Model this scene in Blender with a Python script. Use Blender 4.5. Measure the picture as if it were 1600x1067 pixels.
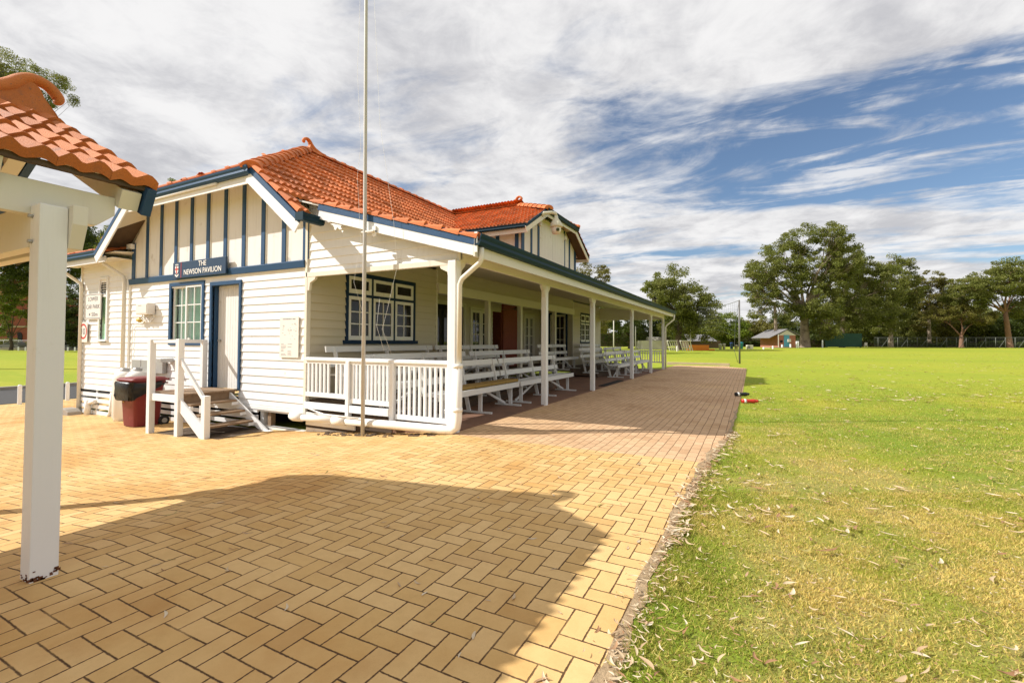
import bpy, bmesh, math, random
import numpy as np
from mathutils import Vector, Matrix
R = math.radians
scene = bpy.context.scene
COL = scene.collection
for _o in list(bpy.data.objects):
    bpy.data.objects.remove(_o)

# ------------------------------------------------------------ camera, world, sun, exposure
YAW, PITCH, ROLL = R(27.159), R(1.3787), R(0.247)
cam_d = bpy.data.cameras.new('camera'); cam_d.lens = 36 * 725.76 / 1600; cam_d.sensor_width = 36
cam_d.shift_y = -0.0105; cam_d.clip_start = 0.05; cam_d.clip_end = 9000
cam = bpy.data.objects.new('camera', cam_d); COL.objects.link(cam)
cam.matrix_world = (Matrix.Translation((0, 0, 1.4)) @ Matrix.Rotation(YAW, 4, 'Z')
                    @ Matrix.Rotation(math.pi / 2 + PITCH, 4, 'X') @ Matrix.Rotation(ROLL, 4, 'Z'))
scene.camera = cam
SUN_EL = R(38.1); SHX, SHY = 1.09, 0.66            # ground shadow offset per metre of height
SUN_AZ = math.atan2(-SHX, -SHY)                     # clockwise from +Y
sd = bpy.data.lights.new('sun', 'SUN'); sd.energy = 3.8; sd.angle = R(0.55); sd.color = (1.0, 0.97, 0.918)
sun = bpy.data.objects.new('sun', sd); COL.objects.link(sun)
sun.rotation_euler = Vector((SHX, SHY, -1)).to_track_quat('-Z', 'Y').to_euler()
sun.location = (-20, -20, 30)
scene.view_settings.view_transform = 'Standard'; scene.view_settings.look = 'None'
scene.view_settings.exposure = 0.68; scene.view_settings.gamma = 1.0
scene.cycles.max_bounces = 6; scene.cycles.transparent_max_bounces = 8
scene.cycles.use_denoising = True

class NT:                                            # tiny node-tree writer
    def __init__(s, tree): s.t = tree; s.n = tree.nodes; s.l = tree.links
    def new(s, kind, inputs=None, **props):
        nd = s.n.new(kind)
        for k, v in props.items(): setattr(nd, k, v)
        for k, v in (inputs or {}).items():
            sock = nd.inputs[k]
            if isinstance(v, bpy.types.NodeSocket): s.l.new(v, sock)
            else: sock.default_value = v
        return nd
    def m(s, op, a, b=0.0, c=0.0, clamp=False):
        nd = s.new('ShaderNodeMath', {0: a, 1: b, 2: c}, operation=op); nd.use_clamp = clamp
        return nd.outputs[0]
    def mix(s, f, a, b, mode='MIX'):
        nd = s.new('ShaderNodeMix', None, data_type='RGBA', blend_type=mode)
        for k, v in ((0, f), (6, a), (7, b)):
            if isinstance(v, bpy.types.NodeSocket): s.l.new(v, nd.inputs[k])
            else: nd.inputs[k].default_value = v if k == 0 else (*v[:3], 1)
        return nd.outputs[2]
    def noise(s, vec, scale, detail=4, rough=0.55, dist=0.0):
        return s.new('ShaderNodeTexNoise', {'Vector': vec, 'Scale': scale, 'Detail': detail, 'Roughness': rough, 'Distortion': dist}).outputs[0]
    def ramp(s, f, lo, hi):                          # smoothstep lo..hi
        return s.new('ShaderNodeMapRange', {0: f, 1: lo, 2: hi, 3: 0.0, 4: 1.0}, interpolation_type='SMOOTHSTEP').outputs[0]

world = bpy.data.worlds.new('World'); scene.world = world; world.use_nodes = True
w = NT(world.node_tree); w.n.clear()
sky = w.new('ShaderNodeTexSky', None, sky_type='NISHITA', sun_disc=False, sun_elevation=SUN_EL, sun_rotation=SUN_AZ,
            air_density=1.0, dust_density=0.6, ozone_density=3.2)
tc = w.new('ShaderNodeTexCoord').outputs['Generated']
sx = w.new('ShaderNodeSeparateXYZ', {0: tc})
zz = w.m('ADD', w.m('MAXIMUM', sx.outputs[2], 0.0), 0.10)
px_, py_ = w.m('DIVIDE', sx.outputs[0], zz), w.m('DIVIDE', sx.outputs[1], zz)
plane = w.new('ShaderNodeCombineXYZ', {0: px_, 1: py_, 2: 0.0}).outputs[0]
strk = w.new('ShaderNodeMapping', {'Vector': plane, 'Rotation': (0, 0, R(12)), 'Scale': (0.55, 1.25, 1.0)}).outputs[0]
n1 = w.noise(strk, 1.1, 8, 0.56, 0.8)
n2 = w.noise(plane, 2.3, 8, 0.62, 0.4)
n3 = w.noise(strk, 2.6, 6, 0.6, 1.0)
def hole(cx, cy, ax, ay, rot):                      # a clearing in the cloud layer, in the layer's own plane
    m_ = w.new('ShaderNodeMapping', {'Vector': plane, 'Location': (0, 0, 0)}, vector_type='POINT')
    dx, dy = w.m('SUBTRACT', px_, cx), w.m('SUBTRACT', py_, cy)
    c_, s_ = math.cos(rot), math.sin(rot)
    u = w.m('DIVIDE', w.m('ADD', w.m('MULTIPLY', dx, c_), w.m('MULTIPLY', dy, s_)), ax)
    v = w.m('DIVIDE', w.m('SUBTRACT', w.m('MULTIPLY', dy, c_), w.m('MULTIPLY', dx, s_)), ay)
    d2 = w.m('ADD', w.m('MULTIPLY', u, u), w.m('MULTIPLY', v, v))
    return w.m('SUBTRACT', 1.0, w.ramp(d2, 0.0, 1.6))
HOLES = [(0.22, 2.28, 1.05, 0.66, R(20), 0.56), (0.95, 2.75, 0.62, 0.42, R(30), 0.36), (-0.35, 3.55, 0.80, 0.17, R(8), 0.44), (1.15, 3.95, 0.9, 0.24, R(15), 0.44), (0.75, 1.85, 0.5, 0.22, R(20), 0.16)]
def cen(n_, k): return w.m('MULTIPLY', w.m('SUBTRACT', n_, 0.5), k)
cover = w.m('ADD', w.m('ADD', cen(n1, 1.35), cen(n2, 0.65)), w.m('ADD', cen(n3, 1.15), 0.62))
for (cx, cy, ax, ay, ro, am) in HOLES:
    cover = w.m('SUBTRACT', cover, w.m('MULTIPLY', hole(cx, cy, ax, ay, ro), am))
cir = w.new('ShaderNodeMapping', {'Vector': plane, 'Rotation': (0, 0, R(16)), 'Scale': (0.9, 3.2, 1.0), 'Location': (3.7, 1.3, 0)}).outputs[0]
n6 = w.noise(cir, 1.0, 9, 0.60, 1.1)
wisp = w.m('MULTIPLY', w.ramp(w.m('ADD', n6, w.m('MULTIPLY', cen(n2, 0.5), 1.0)), 0.47, 0.66), 0.80)
mask = w.m('MAXIMUM', w.m('MULTIPLY', w.ramp(cover, 0.06, 0.58), 0.97), wisp)
n4 = w.noise(plane, 5.0, 9, 0.66, 0.5)
n5 = w.noise(plane, 1.15, 6, 0.55, 0.3)
tone = w.m('ADD', w.m('ADD', cen(n5, 0.8), cen(n2, 0.75)), w.m('ADD', cen(n4, 0.55), 0.56))
bright = w.ramp(tone, 0.30, 0.74)
cl_col = w.mix(bright, (0.49, 0.488, 0.51), (0.80, 0.79, 0.785))
bg1 = w.new('ShaderNodeBackground', {'Color': sky.outputs[0], 'Strength': 0.074})
bg2 = w.new('ShaderNodeBackground', {'Color': cl_col, 'Strength': 0.735})
mx = w.new('ShaderNodeMixShader', {0: mask, 1: bg1.outputs[0], 2: bg2.outputs[0]})
w.new('ShaderNodeOutputWorld', {0: mx.outputs[0]})

# ------------------------------------------------------------ helpers
def smooth(a, b, x):
    t = min(1, max(0, (x - a) / (b - a))); return t * t * (3 - 2 * t)
FX = [-400, -30, -21, -16.7, -14.4, -12.5, -9.3, -7.5, -5.15, -3.95, 400]
FZ = [-0.78, -0.76, -0.68, -0.64, -0.58, -0.50, -0.40, -0.31, -0.13, 0.0, 0.0]
def gz(x, y):                                        # height of the ground
    f = float(np.interp(x, FX, FZ)) * (1 - smooth(28, 50, y) * smooth(-45, -15, x))
    D = -math.sin(YAW) * x + math.cos(YAW) * y
    f += 0.62 * smooth(30, 88, D) * smooth(-40, -8, x + 0.25 * (y - 30))
    f += 0.10 * smooth(30.4, 31.2, y) * smooth(-16, -12, x) * (1 - smooth(-1.6, -0.6, x)) * (1 - smooth(33, 60, y))
    return f
def W(s, D): return (-math.sin(YAW) * D + math.cos(YAW) * s, math.cos(YAW) * D + math.sin(YAW) * s)   # across, away -> x, y
def tag(o, label=None, cat=None, group=None, kind=None):
    if label: o['label'] = label
    if cat: o['category'] = cat
    if group: o['group'] = group
    if kind: o['kind'] = kind
    return o
def thing(name, label, cat, loc=(0, 0, 0), group=None, rz=0):
    o = bpy.data.objects.new(name, None); COL.objects.link(o); o.location = loc; o.rotation_euler = (0, 0, rz)
    o.empty_display_size = 0.2
    return tag(o, label, cat, group)
class MB:                                            # collects shapes, links them as one mesh object
    def __init__(s): s.v = []; s.f = []; s.mi = []; s.sm = []
    def add(s, vs, fs, mi=0, smooth=False):
        b = len(s.v); s.v += [tuple(p) for p in vs]
        for f in fs: s.f.append(tuple(b + i for i in f)); s.mi.append(mi); s.sm.append(smooth)
        return s
    def box(s, x0, x1, y0, y1, z0, z1, mi=0):
        vs = [(x, y, z) for z in (z0, z1) for y in (y0, y1) for x in (x0, x1)]
        return s.add(vs, [(0, 2, 3, 1), (4, 5, 7, 6), (0, 1, 5, 4), (2, 6, 7, 3), (0, 4, 6, 2), (1, 3, 7, 5)], mi)
    def bar(s, a, b, wd, ht, up=(0, 0, 1), mi=0):     # a rectangular bar from a to b
        a, b = Vector(a), Vector(b); d = (b - a).normalized(); up = Vector(up)
        if abs(d.dot(up)) > 0.99: up = Vector((1, 0, 0))
        sd_ = d.cross(up).normalized(); u = sd_.cross(d).normalized()
        vs = [p + sd_ * i * wd / 2 + u * j * ht / 2 for p in (a, b) for j in (-1, 1) for i in (-1, 1)]
        return s.add(vs, [(0, 1, 3, 2), (4, 6, 7, 5), (0, 4, 5, 1), (2, 3, 7, 6), (0, 2, 6, 4), (1, 5, 7, 3)], mi)
    def prism(s, poly, axis, a, b, mi=0):            # polygon (two other axes in order) extruded along axis
        n = len(poly)
        def P(p, t):
            return {'x': (t, p[0], p[1]), 'y': (p[0], t, p[1]), 'z': (p[0], p[1], t)}[axis]
        vs = [P(p, a) for p in poly] + [P(p, b) for p in poly]
        fs = [tuple(range(n - 1, -1, -1)), tuple(range(n, 2 * n))] + [(i, (i + 1) % n, n + (i + 1) % n, n + i) for i in range(n)]
        return s.add(vs, fs, mi)
    def tube(s, pts, rad, n=10, mi=0, caps=True):
        pts = [Vector(p) for p in pts]; rad = rad if isinstance(rad, (list, tuple)) else [rad] * len(pts)
        vs = []; fs = []; ref = None
        for i, p in enumerate(pts):
            d = (pts[min(i + 1, len(pts) - 1)] - pts[max(i - 1, 0)]).normalized()
            if ref is None: ref = Vector((0, 0, 1)) if abs(d.z) < 0.9 else Vector((1, 0, 0))
            ref = (ref - d * ref.dot(d)); ref = ref.normalized() if ref.length > 1e-6 else d.orthogonal().normalized()
            o = d.cross(ref)
            for k in range(n):
                t = 2 * math.pi * k / n
                vs.append(p + (ref * math.cos(t) + o * math.sin(t)) * rad[i])
        for i in range(len(pts) - 1):
            for k in range(n):
                fs.append((i * n + k, i * n + (k + 1) % n, (i + 1) * n + (k + 1) % n, (i + 1) * n + k))
        s.add(vs, fs, mi, True)
        if caps:
            b = len(s.v) - len(vs); s.f += [tuple(b + k for k in range(n - 1, -1, -1)), tuple(b + (len(pts) - 1) * n + k for k in range(n))]
            s.mi += [mi, mi]; s.sm += [False, False]
        return s
    def lathe(s, c, prof, n=18, mi=0):               # (r, z) profile about the vertical through c
        vs = [(c[0] + r * math.cos(2 * math.pi * k / n), c[1] + r * math.sin(2 * math.pi * k / n), c[2] + z) for r, z in prof for k in range(n)]
        fs = [(i * n + k, i * n + (k + 1) % n, (i + 1) * n + (k + 1) % n, (i + 1) * n + k) for i in range(len(prof) - 1) for k in range(n)]
        return s.add(vs, fs, mi, True)
    def build(s, name, mats, parent=None, bevel=0):
        me = bpy.data.meshes.new(name)
        o_ = Vector((0, 0, 0))
        if parent is not None:
            rt = parent
            while rt.parent is not None: rt = rt.parent
            o_ = rt.location.copy()
        me.from_pydata([(p[0] - o_[0], p[1] - o_[1], p[2] - o_[2]) for p in s.v], [], s.f)
        for m_ in (mats if isinstance(mats, (list, tuple)) else [mats]): me.materials.append(m_)
        me.polygons.foreach_set('material_index', s.mi); me.polygons.foreach_set('use_smooth', s.sm)
        me.update()
        o = bpy.data.objects.new(name, me); COL.objects.link(o)
        if parent is not None: o.parent = parent
        if bevel:
            b = o.modifiers.new('bevel', 'BEVEL'); b.width = bevel; b.segments = 2; b.limit_method = 'ANGLE'; b.angle_limit = R(40)
        return o
def copy_tree(o, parent=None):
    c = o.copy(); COL.objects.link(c)
    if parent is not None: c.parent = parent
    for ch in list(o.children): copy_tree(ch, c)
    return c
def text_part(name, txt, wh, loc, rot, mat, parent, extrude=0.002, bold=0.0):
    cu = bpy.data.curves.new(name, 'FONT'); cu.body = txt; cu.size = 1.0; cu.align_x = 'CENTER'; cu.align_y = 'CENTER'; cu.extrude = extrude; cu.offset = bold
    t = bpy.data.objects.new(name, cu); COL.objects.link(t)
    bpy.context.view_layer.update()
    me = bpy.data.meshes.new_from_object(t.evaluated_get(bpy.context.evaluated_depsgraph_get()))
    bpy.data.objects.remove(t)
    o = bpy.data.objects.new(name, me); COL.objects.link(o); me.materials.clear(); me.materials.append(mat)
    o.parent = parent; o.rotation_euler = rot; bb = np.array([v.co[:] for v in me.vertices]); dm = bb.max(0) - bb.min(0); ce = (bb.max(0) + bb.min(0)) / 2
    for v in me.vertices: v.co = ((v.co.x - ce[0]) * wh[0] / dm[0], (v.co.y - ce[1]) * wh[1] / dm[1], v.co.z * 1.0)
    rt = parent
    while rt.parent is not None: rt = rt.parent
    o.location = Vector(loc) - rt.location
    return o

# ------------------------------------------------------------ materials
MAT = {}
def pbr(name, col, rough=0.6, var=0.06, vscale=3.0, spec=0.4, bump=0.0, bscale=60, dirt=None, metal=0.0, island=0.0, streak=0.0, grain=0.0, lichen=0.0):
    m_ = bpy.data.materials.new(name); m_.use_nodes = True; t = NT(m_.node_tree); t.n.clear()
    gco = t.new('ShaderNodeNewGeometry'); pos = gco.outputs['Position']
    n_ = t.noise(pos, vscale, 5, 0.6)
    k = t.m('ADD', t.m('MULTIPLY', t.m('SUBTRACT', n_, 0.5), 2 * var), 1.0)
    if island:
        k = t.m('ADD', k, t.m('MULTIPLY', t.m('SUBTRACT', gco.outputs['Random Per Island'], 0.5), 2 * island))
    c = t.mix(1.0, col, t.new('ShaderNodeCombineColor', {0: k, 1: k, 2: k}).outputs[0], 'MULTIPLY')
    if dirt:                                         # (colour, scale, low, high)
        dn = t.ramp(t.noise(pos, dirt[1], 7, 0.68), dirt[2], dirt[3]); c = t.mix(dn, c, dirt[0])
    if streak:                                       # rain streaks and grime running down
        sv = t.new('ShaderNodeMapping', {'Vector': pos, 'Scale': (9, 9, 0.7)}).outputs[0]
        c = t.mix(t.m('MULTIPLY', t.ramp(t.noise(sv, 1.0, 6, 0.7), 0.50, 0.80), streak), c, (0.34, 0.29, 0.22))
    if lichen:
        c = t.mix(t.m('MULTIPLY', t.ramp(t.noise(pos, 38, 4, 0.7), 0.60, 0.72), lichen), c, (0.16, 0.10, 0.07))
        c = t.mix(t.m('MULTIPLY', t.ramp(t.noise(pos, 23, 5, 0.75), 0.63, 0.74), lichen * 0.8), c, (0.50, 0.36, 0.24))
    b = t.new('ShaderNodeBsdfPrincipled', {'Base Color': c, 'Roughness': rough, 'Specular IOR Level': spec, 'Metallic': metal})
    if grain:
        gv = t.new('ShaderNodeMapping', {'Vector': pos, 'Scale': (60, 60, 3.0)}).outputs[0]
        gn = t.new('ShaderNodeBump', {'Strength': grain, 'Distance': 0.004, 'Height': t.noise(gv, 1.0, 5, 0.65)}); t.l.new(gn.outputs[0], b.inputs['Normal'])
    if bump:
        bn = t.new('ShaderNodeBump', {'Strength': bump, 'Distance': 0.01, 'Height': t.noise(pos, bscale, 4, 0.6)})
        t.l.new(bn.outputs[0], b.inputs['Normal'])
    t.new('ShaderNodeOutputMaterial', {0: b.outputs[0]})
    MAT[name] = m_; return m_
M = MAT
pbr('white_paint', (0.80, 0.797, 0.785), 0.5, 0.04, 2.5, bump=0.10, bscale=40, dirt=((0.56, 0.50, 0.42), 5.0, 0.60, 0.84), streak=0.16)
pbr('white_post', (0.79, 0.785, 0.77), 0.5, 0.03, 2.5, dirt=((0.45, 0.40, 0.32), 4.0, 0.64, 0.9), streak=0.14, grain=0.35)
pbr('verandah_cream_shaded', (0.57, 0.515, 0.39), 0.55, 0.05, 2.0, bump=0.05, dirt=((0.36, 0.29, 0.18), 4.0, 0.60, 0.9))  # yellowed cream, darkened so the colour carries some of the verandah's shade
pbr('cream_paint', (0.73, 0.69, 0.59), 0.5, 0.04, 2.0, dirt=((0.50, 0.42, 0.30), 4.0, 0.60, 0.88), streak=0.10, grain=0.2)
pbr('cream_panel', (0.76, 0.74, 0.705), 0.6, 0.05, 1.6, bump=0.06, dirt=((0.42, 0.34, 0.26), 3.2, 0.57, 0.82), streak=0.28)
pbr('bench_paint', (0.66, 0.66, 0.64), 0.55, 0.06, 3.0, bump=0.1, dirt=((0.36, 0.33, 0.28), 6.0, 0.62, 0.85))
pbr('blue_paint', (0.022, 0.070, 0.155), 0.45, 0.12, 6.0, bump=0.25, bscale=18, dirt=((0.07, 0.13, 0.21), 9.0, 0.66, 0.85), spec=0.3)
pbr('blue_paint_shaded', (0.010, 0.030, 0.070), 0.55, 0.1, 5.0, spec=0.15)  # blue trim under the verandah, with its shade put into a darker colour
pbr('gutter_blue', (0.008, 0.031, 0.050), 0.5, 0.08, 3.0, spec=0.15, bump=0.05, bscale=12)
pbr('terracotta', (0.58, 0.165, 0.045), 0.7, 0.16, 2.2, bump=0.2, bscale=90, dirt=((0.24, 0.075, 0.038), 1.7, 0.56, 0.82), island=0.26, lichen=0.35)
pbr('terracotta_near', (0.53, 0.165, 0.042), 0.75, 0.16, 5.0, bump=0.55, bscale=110, dirt=((0.24, 0.10, 0.06), 6.0, 0.52, 0.80), island=0.22, lichen=0.75, streak=0.12)
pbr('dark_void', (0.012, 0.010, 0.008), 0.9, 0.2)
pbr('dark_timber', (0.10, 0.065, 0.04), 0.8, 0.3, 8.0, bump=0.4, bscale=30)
pbr('tread_timber', (0.26, 0.17, 0.10), 0.8, 0.3, 9.0, bump=0.5, bscale=40, dirt=((0.10, 0.07, 0.05), 6.0, 0.5, 0.8))
pbr('brick_red', (0.26, 0.07, 0.04), 0.8, 0.25, 6.0, bump=0.3)
pbr('brick_far', (0.34, 0.135, 0.085), 0.85, 0.2, 3.0)
pbr('bin_red', (0.185, 0.024, 0.026), 0.5, 0.14, 4.0, bump=0.15, dirt=((0.34, 0.10, 0.09), 5.0, 0.55, 0.85))
pbr('bin_bag', (0.012, 0.011, 0.010), 0.36, 0.2, 8.0, spec=0.35, bump=0.9, bscale=16)
pbr('rubber', (0.018, 0.018, 0.018), 0.75, 0.1)
pbr('steel', (0.42, 0.41, 0.39), 0.45, 0.15, 5.0, metal=0.4)
pbr('net_pole', (0.15, 0.14, 0.13), 0.5, 0.2, 2.0)
pbr('pole_metal', (0.50, 0.48, 0.45), 0.5, 0.10, 4.0, dirt=((0.40, 0.36, 0.30), 3.0, 0.64, 0.9))
pbr('pvc_white', (0.82, 0.79, 0.73), 0.35, 0.03, 2.0, dirt=((0.55, 0.42, 0.28), 4.5, 0.60, 0.85))
pbr('concrete', (0.33, 0.29, 0.24), 0.9, 0.2, 5.0, bump=0.5, bscale=60)
pbr('sign_navy', (0.016, 0.045, 0.095), 0.4, 0.05)
pbr('letter_white', (0.82, 0.80, 0.76), 0.5, 0.02)
pbr('letter_grey', (0.16, 0.16, 0.19), 0.6, 0.1)
pbr('sign_red', (0.55, 0.045, 0.03), 0.5, 0.05)
pbr('plate_white', (0.78, 0.74, 0.68), 0.45, 0.04, dirt=((0.58, 0.50, 0.42), 8.0, 0.62, 0.85))
pbr('curtain_green', (0.34, 0.58, 0.40), 0.8, 0.10, 4.0)
pbr('cushion', (0.30, 0.19, 0.05), 0.9, 0.12, 8.0, bump=0.4)
pbr('asphalt', (0.050, 0.047, 0.045), 0.9, 0.25, 4.0, bump=0.5, bscale=90)
pbr('soil', (0.10, 0.068, 0.042), 0.95, 0.35, 7.0, bump=0.9, bscale=30)
pbr('litter_soil', (0.38, 0.27, 0.155), 0.95, 0.35, 14.0, bump=0.9, bscale=50, dirt=((0.20, 0.13, 0.07), 16.0, 0.52, 0.74))
pbr('fence_grey', (0.13, 0.135, 0.115), 0.6, 0.15)
pbr('limestone', (0.42, 0.33, 0.20), 0.9, 0.25, 5.0, bump=0.7, bscale=20)
pbr('bark_pale', (0.30, 0.23, 0.17), 0.85, 0.30, 1.4, bump=0.6, bscale=8, dirt=((0.11, 0.075, 0.05), 1.2, 0.48, 0.7))
pbr('bark_red', (0.25, 0.135, 0.085), 0.85, 0.25, 1.8, bump=0.6, bscale=8, dirt=((0.10, 0.055, 0.035), 1.5, 0.52, 0.75))
pbr('bark_dark', (0.10, 0.072, 0.052), 0.9, 0.30, 2.0, bump=0.8, bscale=8)
pbr('wire', (0.09, 0.10, 0.09), 0.6, 0.1)
pbr('green_screen', (0.014, 0.062, 0.036), 0.7, 0.15, 0.9, dirt=((0.05, 0.11, 0.08), 0.8, 0.55, 0.8))
pbr('orange', (0.62, 0.18, 0.012), 0.6, 0.12)
pbr('grey_roof', (0.20, 0.19, 0.19), 0.8, 0.12, 1.2)
pbr('far_white', (0.58, 0.54, 0.45), 0.7, 0.06, 0.6)
pbr('door_teal', (0.075, 0.27, 0.36), 0.6, 0.05)
pbr('car_silver', (0.40, 0.40, 0.40), 0.3, 0.03, spec=0.6, metal=0.3)
pbr('car_glass', (0.02, 0.022, 0.025), 0.1, 0.02, spec=0.8)
pbr('bottle_red', (0.55, 0.035, 0.02), 0.3, 0.05)
pbr('bottle_black', (0.015, 0.015, 0.017), 0.3, 0.05)
pbr('tub_blue', (0.02, 0.05, 0.17), 0.5, 0.1)
pbr('tub_aqua', (0.03, 0.26, 0.36), 0.5, 0.1)
pbr('cam_cream', (0.66, 0.61, 0.47), 0.4, 0.03)
pbr('lens_black', (0.01, 0.01, 0.01), 0.15, 0.02, spec=0.8)
pbr('yellow_plastic', (0.55, 0.38, 0.06), 0.5, 0.05)
pbr('rust', (0.14, 0.05, 0.02), 0.95, 0.4, 20)

def glass(name, see=0.5, tint=(0.02, 0.022, 0.022)):
    m_ = bpy.data.materials.new(name); m_.use_nodes = True; t = NT(m_.node_tree); t.n.clear()
    fc = t.new('ShaderNodeLayerWeight', {'Blend': 0.5}).outputs['Facing']; fr = t.m('POWER', fc, 4.0)
    tr = t.new('ShaderNodeBsdfTransparent', {0: (0.9, 0.95, 0.92, 1)}); df = t.new('ShaderNodeBsdfDiffuse', {0: (*tint, 1)})
    a = t.new('ShaderNodeMixShader', {0: see, 1: df.outputs[0], 2: tr.outputs[0]})
    gl = t.new('ShaderNodeBsdfGlossy', {0: (1, 1, 1, 1), 1: 0.03})
    o = t.new('ShaderNodeMixShader', {0: t.m('ADD', t.m('MULTIPLY', fr, 0.75), 0.035), 1: a.outputs[0], 2: gl.outputs[0]})
    t.new('ShaderNodeOutputMaterial', {0: o.outputs[0]}); MAT[name] = m_; return m_
glass('pane_clear', 0.94); glass('pane_dark', 0.15)

def leaf_mat(name, cols, trans=0.35):
    m_ = bpy.data.materials.new(name); m_.use_nodes = True; t = NT(m_.node_tree); t.n.clear()
    g_ = t.new('ShaderNodeNewGeometry'); rnd = g_.outputs['Random Per Island']
    c = t.mix(t.ramp(rnd, 0.0, 0.6), cols[0], cols[1]); c = t.mix(t.ramp(rnd, 0.78, 1.0), c, cols[2])
    pn = t.ramp(t.noise(g_.outputs['Position'], 0.35, 3, 0.5), 0.35, 0.65)
    c = t.mix(t.m('MULTIPLY', pn, 0.5), c, cols[3])
    d = t.new('ShaderNodeBsdfPrincipled', {'Base Color': c, 'Roughness': 0.5, 'Specular IOR Level': 0.3})
    tl = t.new('ShaderNodeBsdfTranslucent', {0: c})
    o = t.new('ShaderNodeMixShader', {0: trans, 1: d.outputs[0], 2: tl.outputs[0]})
    t.new('ShaderNodeOutputMaterial', {0: o.outputs[0]}); MAT[name] = m_; return m_
leaf_mat('leaf_gum', [(0.135, 0.150, 0.034), (0.21, 0.215, 0.048), (0.33, 0.31, 0.09), (0.155, 0.190, 0.030)], 0.45)
leaf_mat('leaf_dark', [(0.062, 0.082, 0.018), (0.095, 0.120, 0.024), (0.17, 0.18, 0.045), (0.072, 0.105, 0.016)], 0.4)
leaf_mat('leaf_bright', [(0.135, 0.180, 0.020), (0.20, 0.245, 0.028), (0.30, 0.31, 0.05), (0.16, 0.235, 0.020)], 0.42)
leaf_mat('leaf_olive', [(0.150, 0.140, 0.030), (0.205, 0.180, 0.040), (0.29, 0.22, 0.06), (0.17, 0.165, 0.028)], 0.42)

def dry_leaf():
    m_ = bpy.data.materials.new('dry_leaf'); m_.use_nodes = True; t = NT(m_.node_tree); t.n.clear()
    oi = t.new('ShaderNodeObjectInfo').outputs['Random']; g_ = t.new('ShaderNodeNewGeometry')
    r_ = t.m('FRACT', t.m('ADD', oi, t.m('MULTIPLY', g_.outputs['Random Per Island'], 3.7)))
    c = t.mix(t.ramp(r_, 0.0, 0.55), (0.74, 0.63, 0.45), (0.60, 0.44, 0.26))
    c = t.mix(t.ramp(r_, 0.58, 0.82), c, (0.34, 0.17, 0.075)); c = t.mix(t.ramp(r_, 0.93, 0.97), c, (0.42, 0.36, 0.10))
    n_ = t.noise(g_.outputs['Position'], 60, 3, 0.6); c = t.mix(t.m('MULTIPLY', n_, 0.35), c, (0.25, 0.15, 0.08))
    b = t.new('ShaderNodeBsdfPrincipled', {'Base Color': c, 'Roughness': 0.6})
    t.new('ShaderNodeOutputMaterial', {0: b.outputs[0]}); MAT['dry_leaf'] = m_
dry_leaf()

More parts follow.
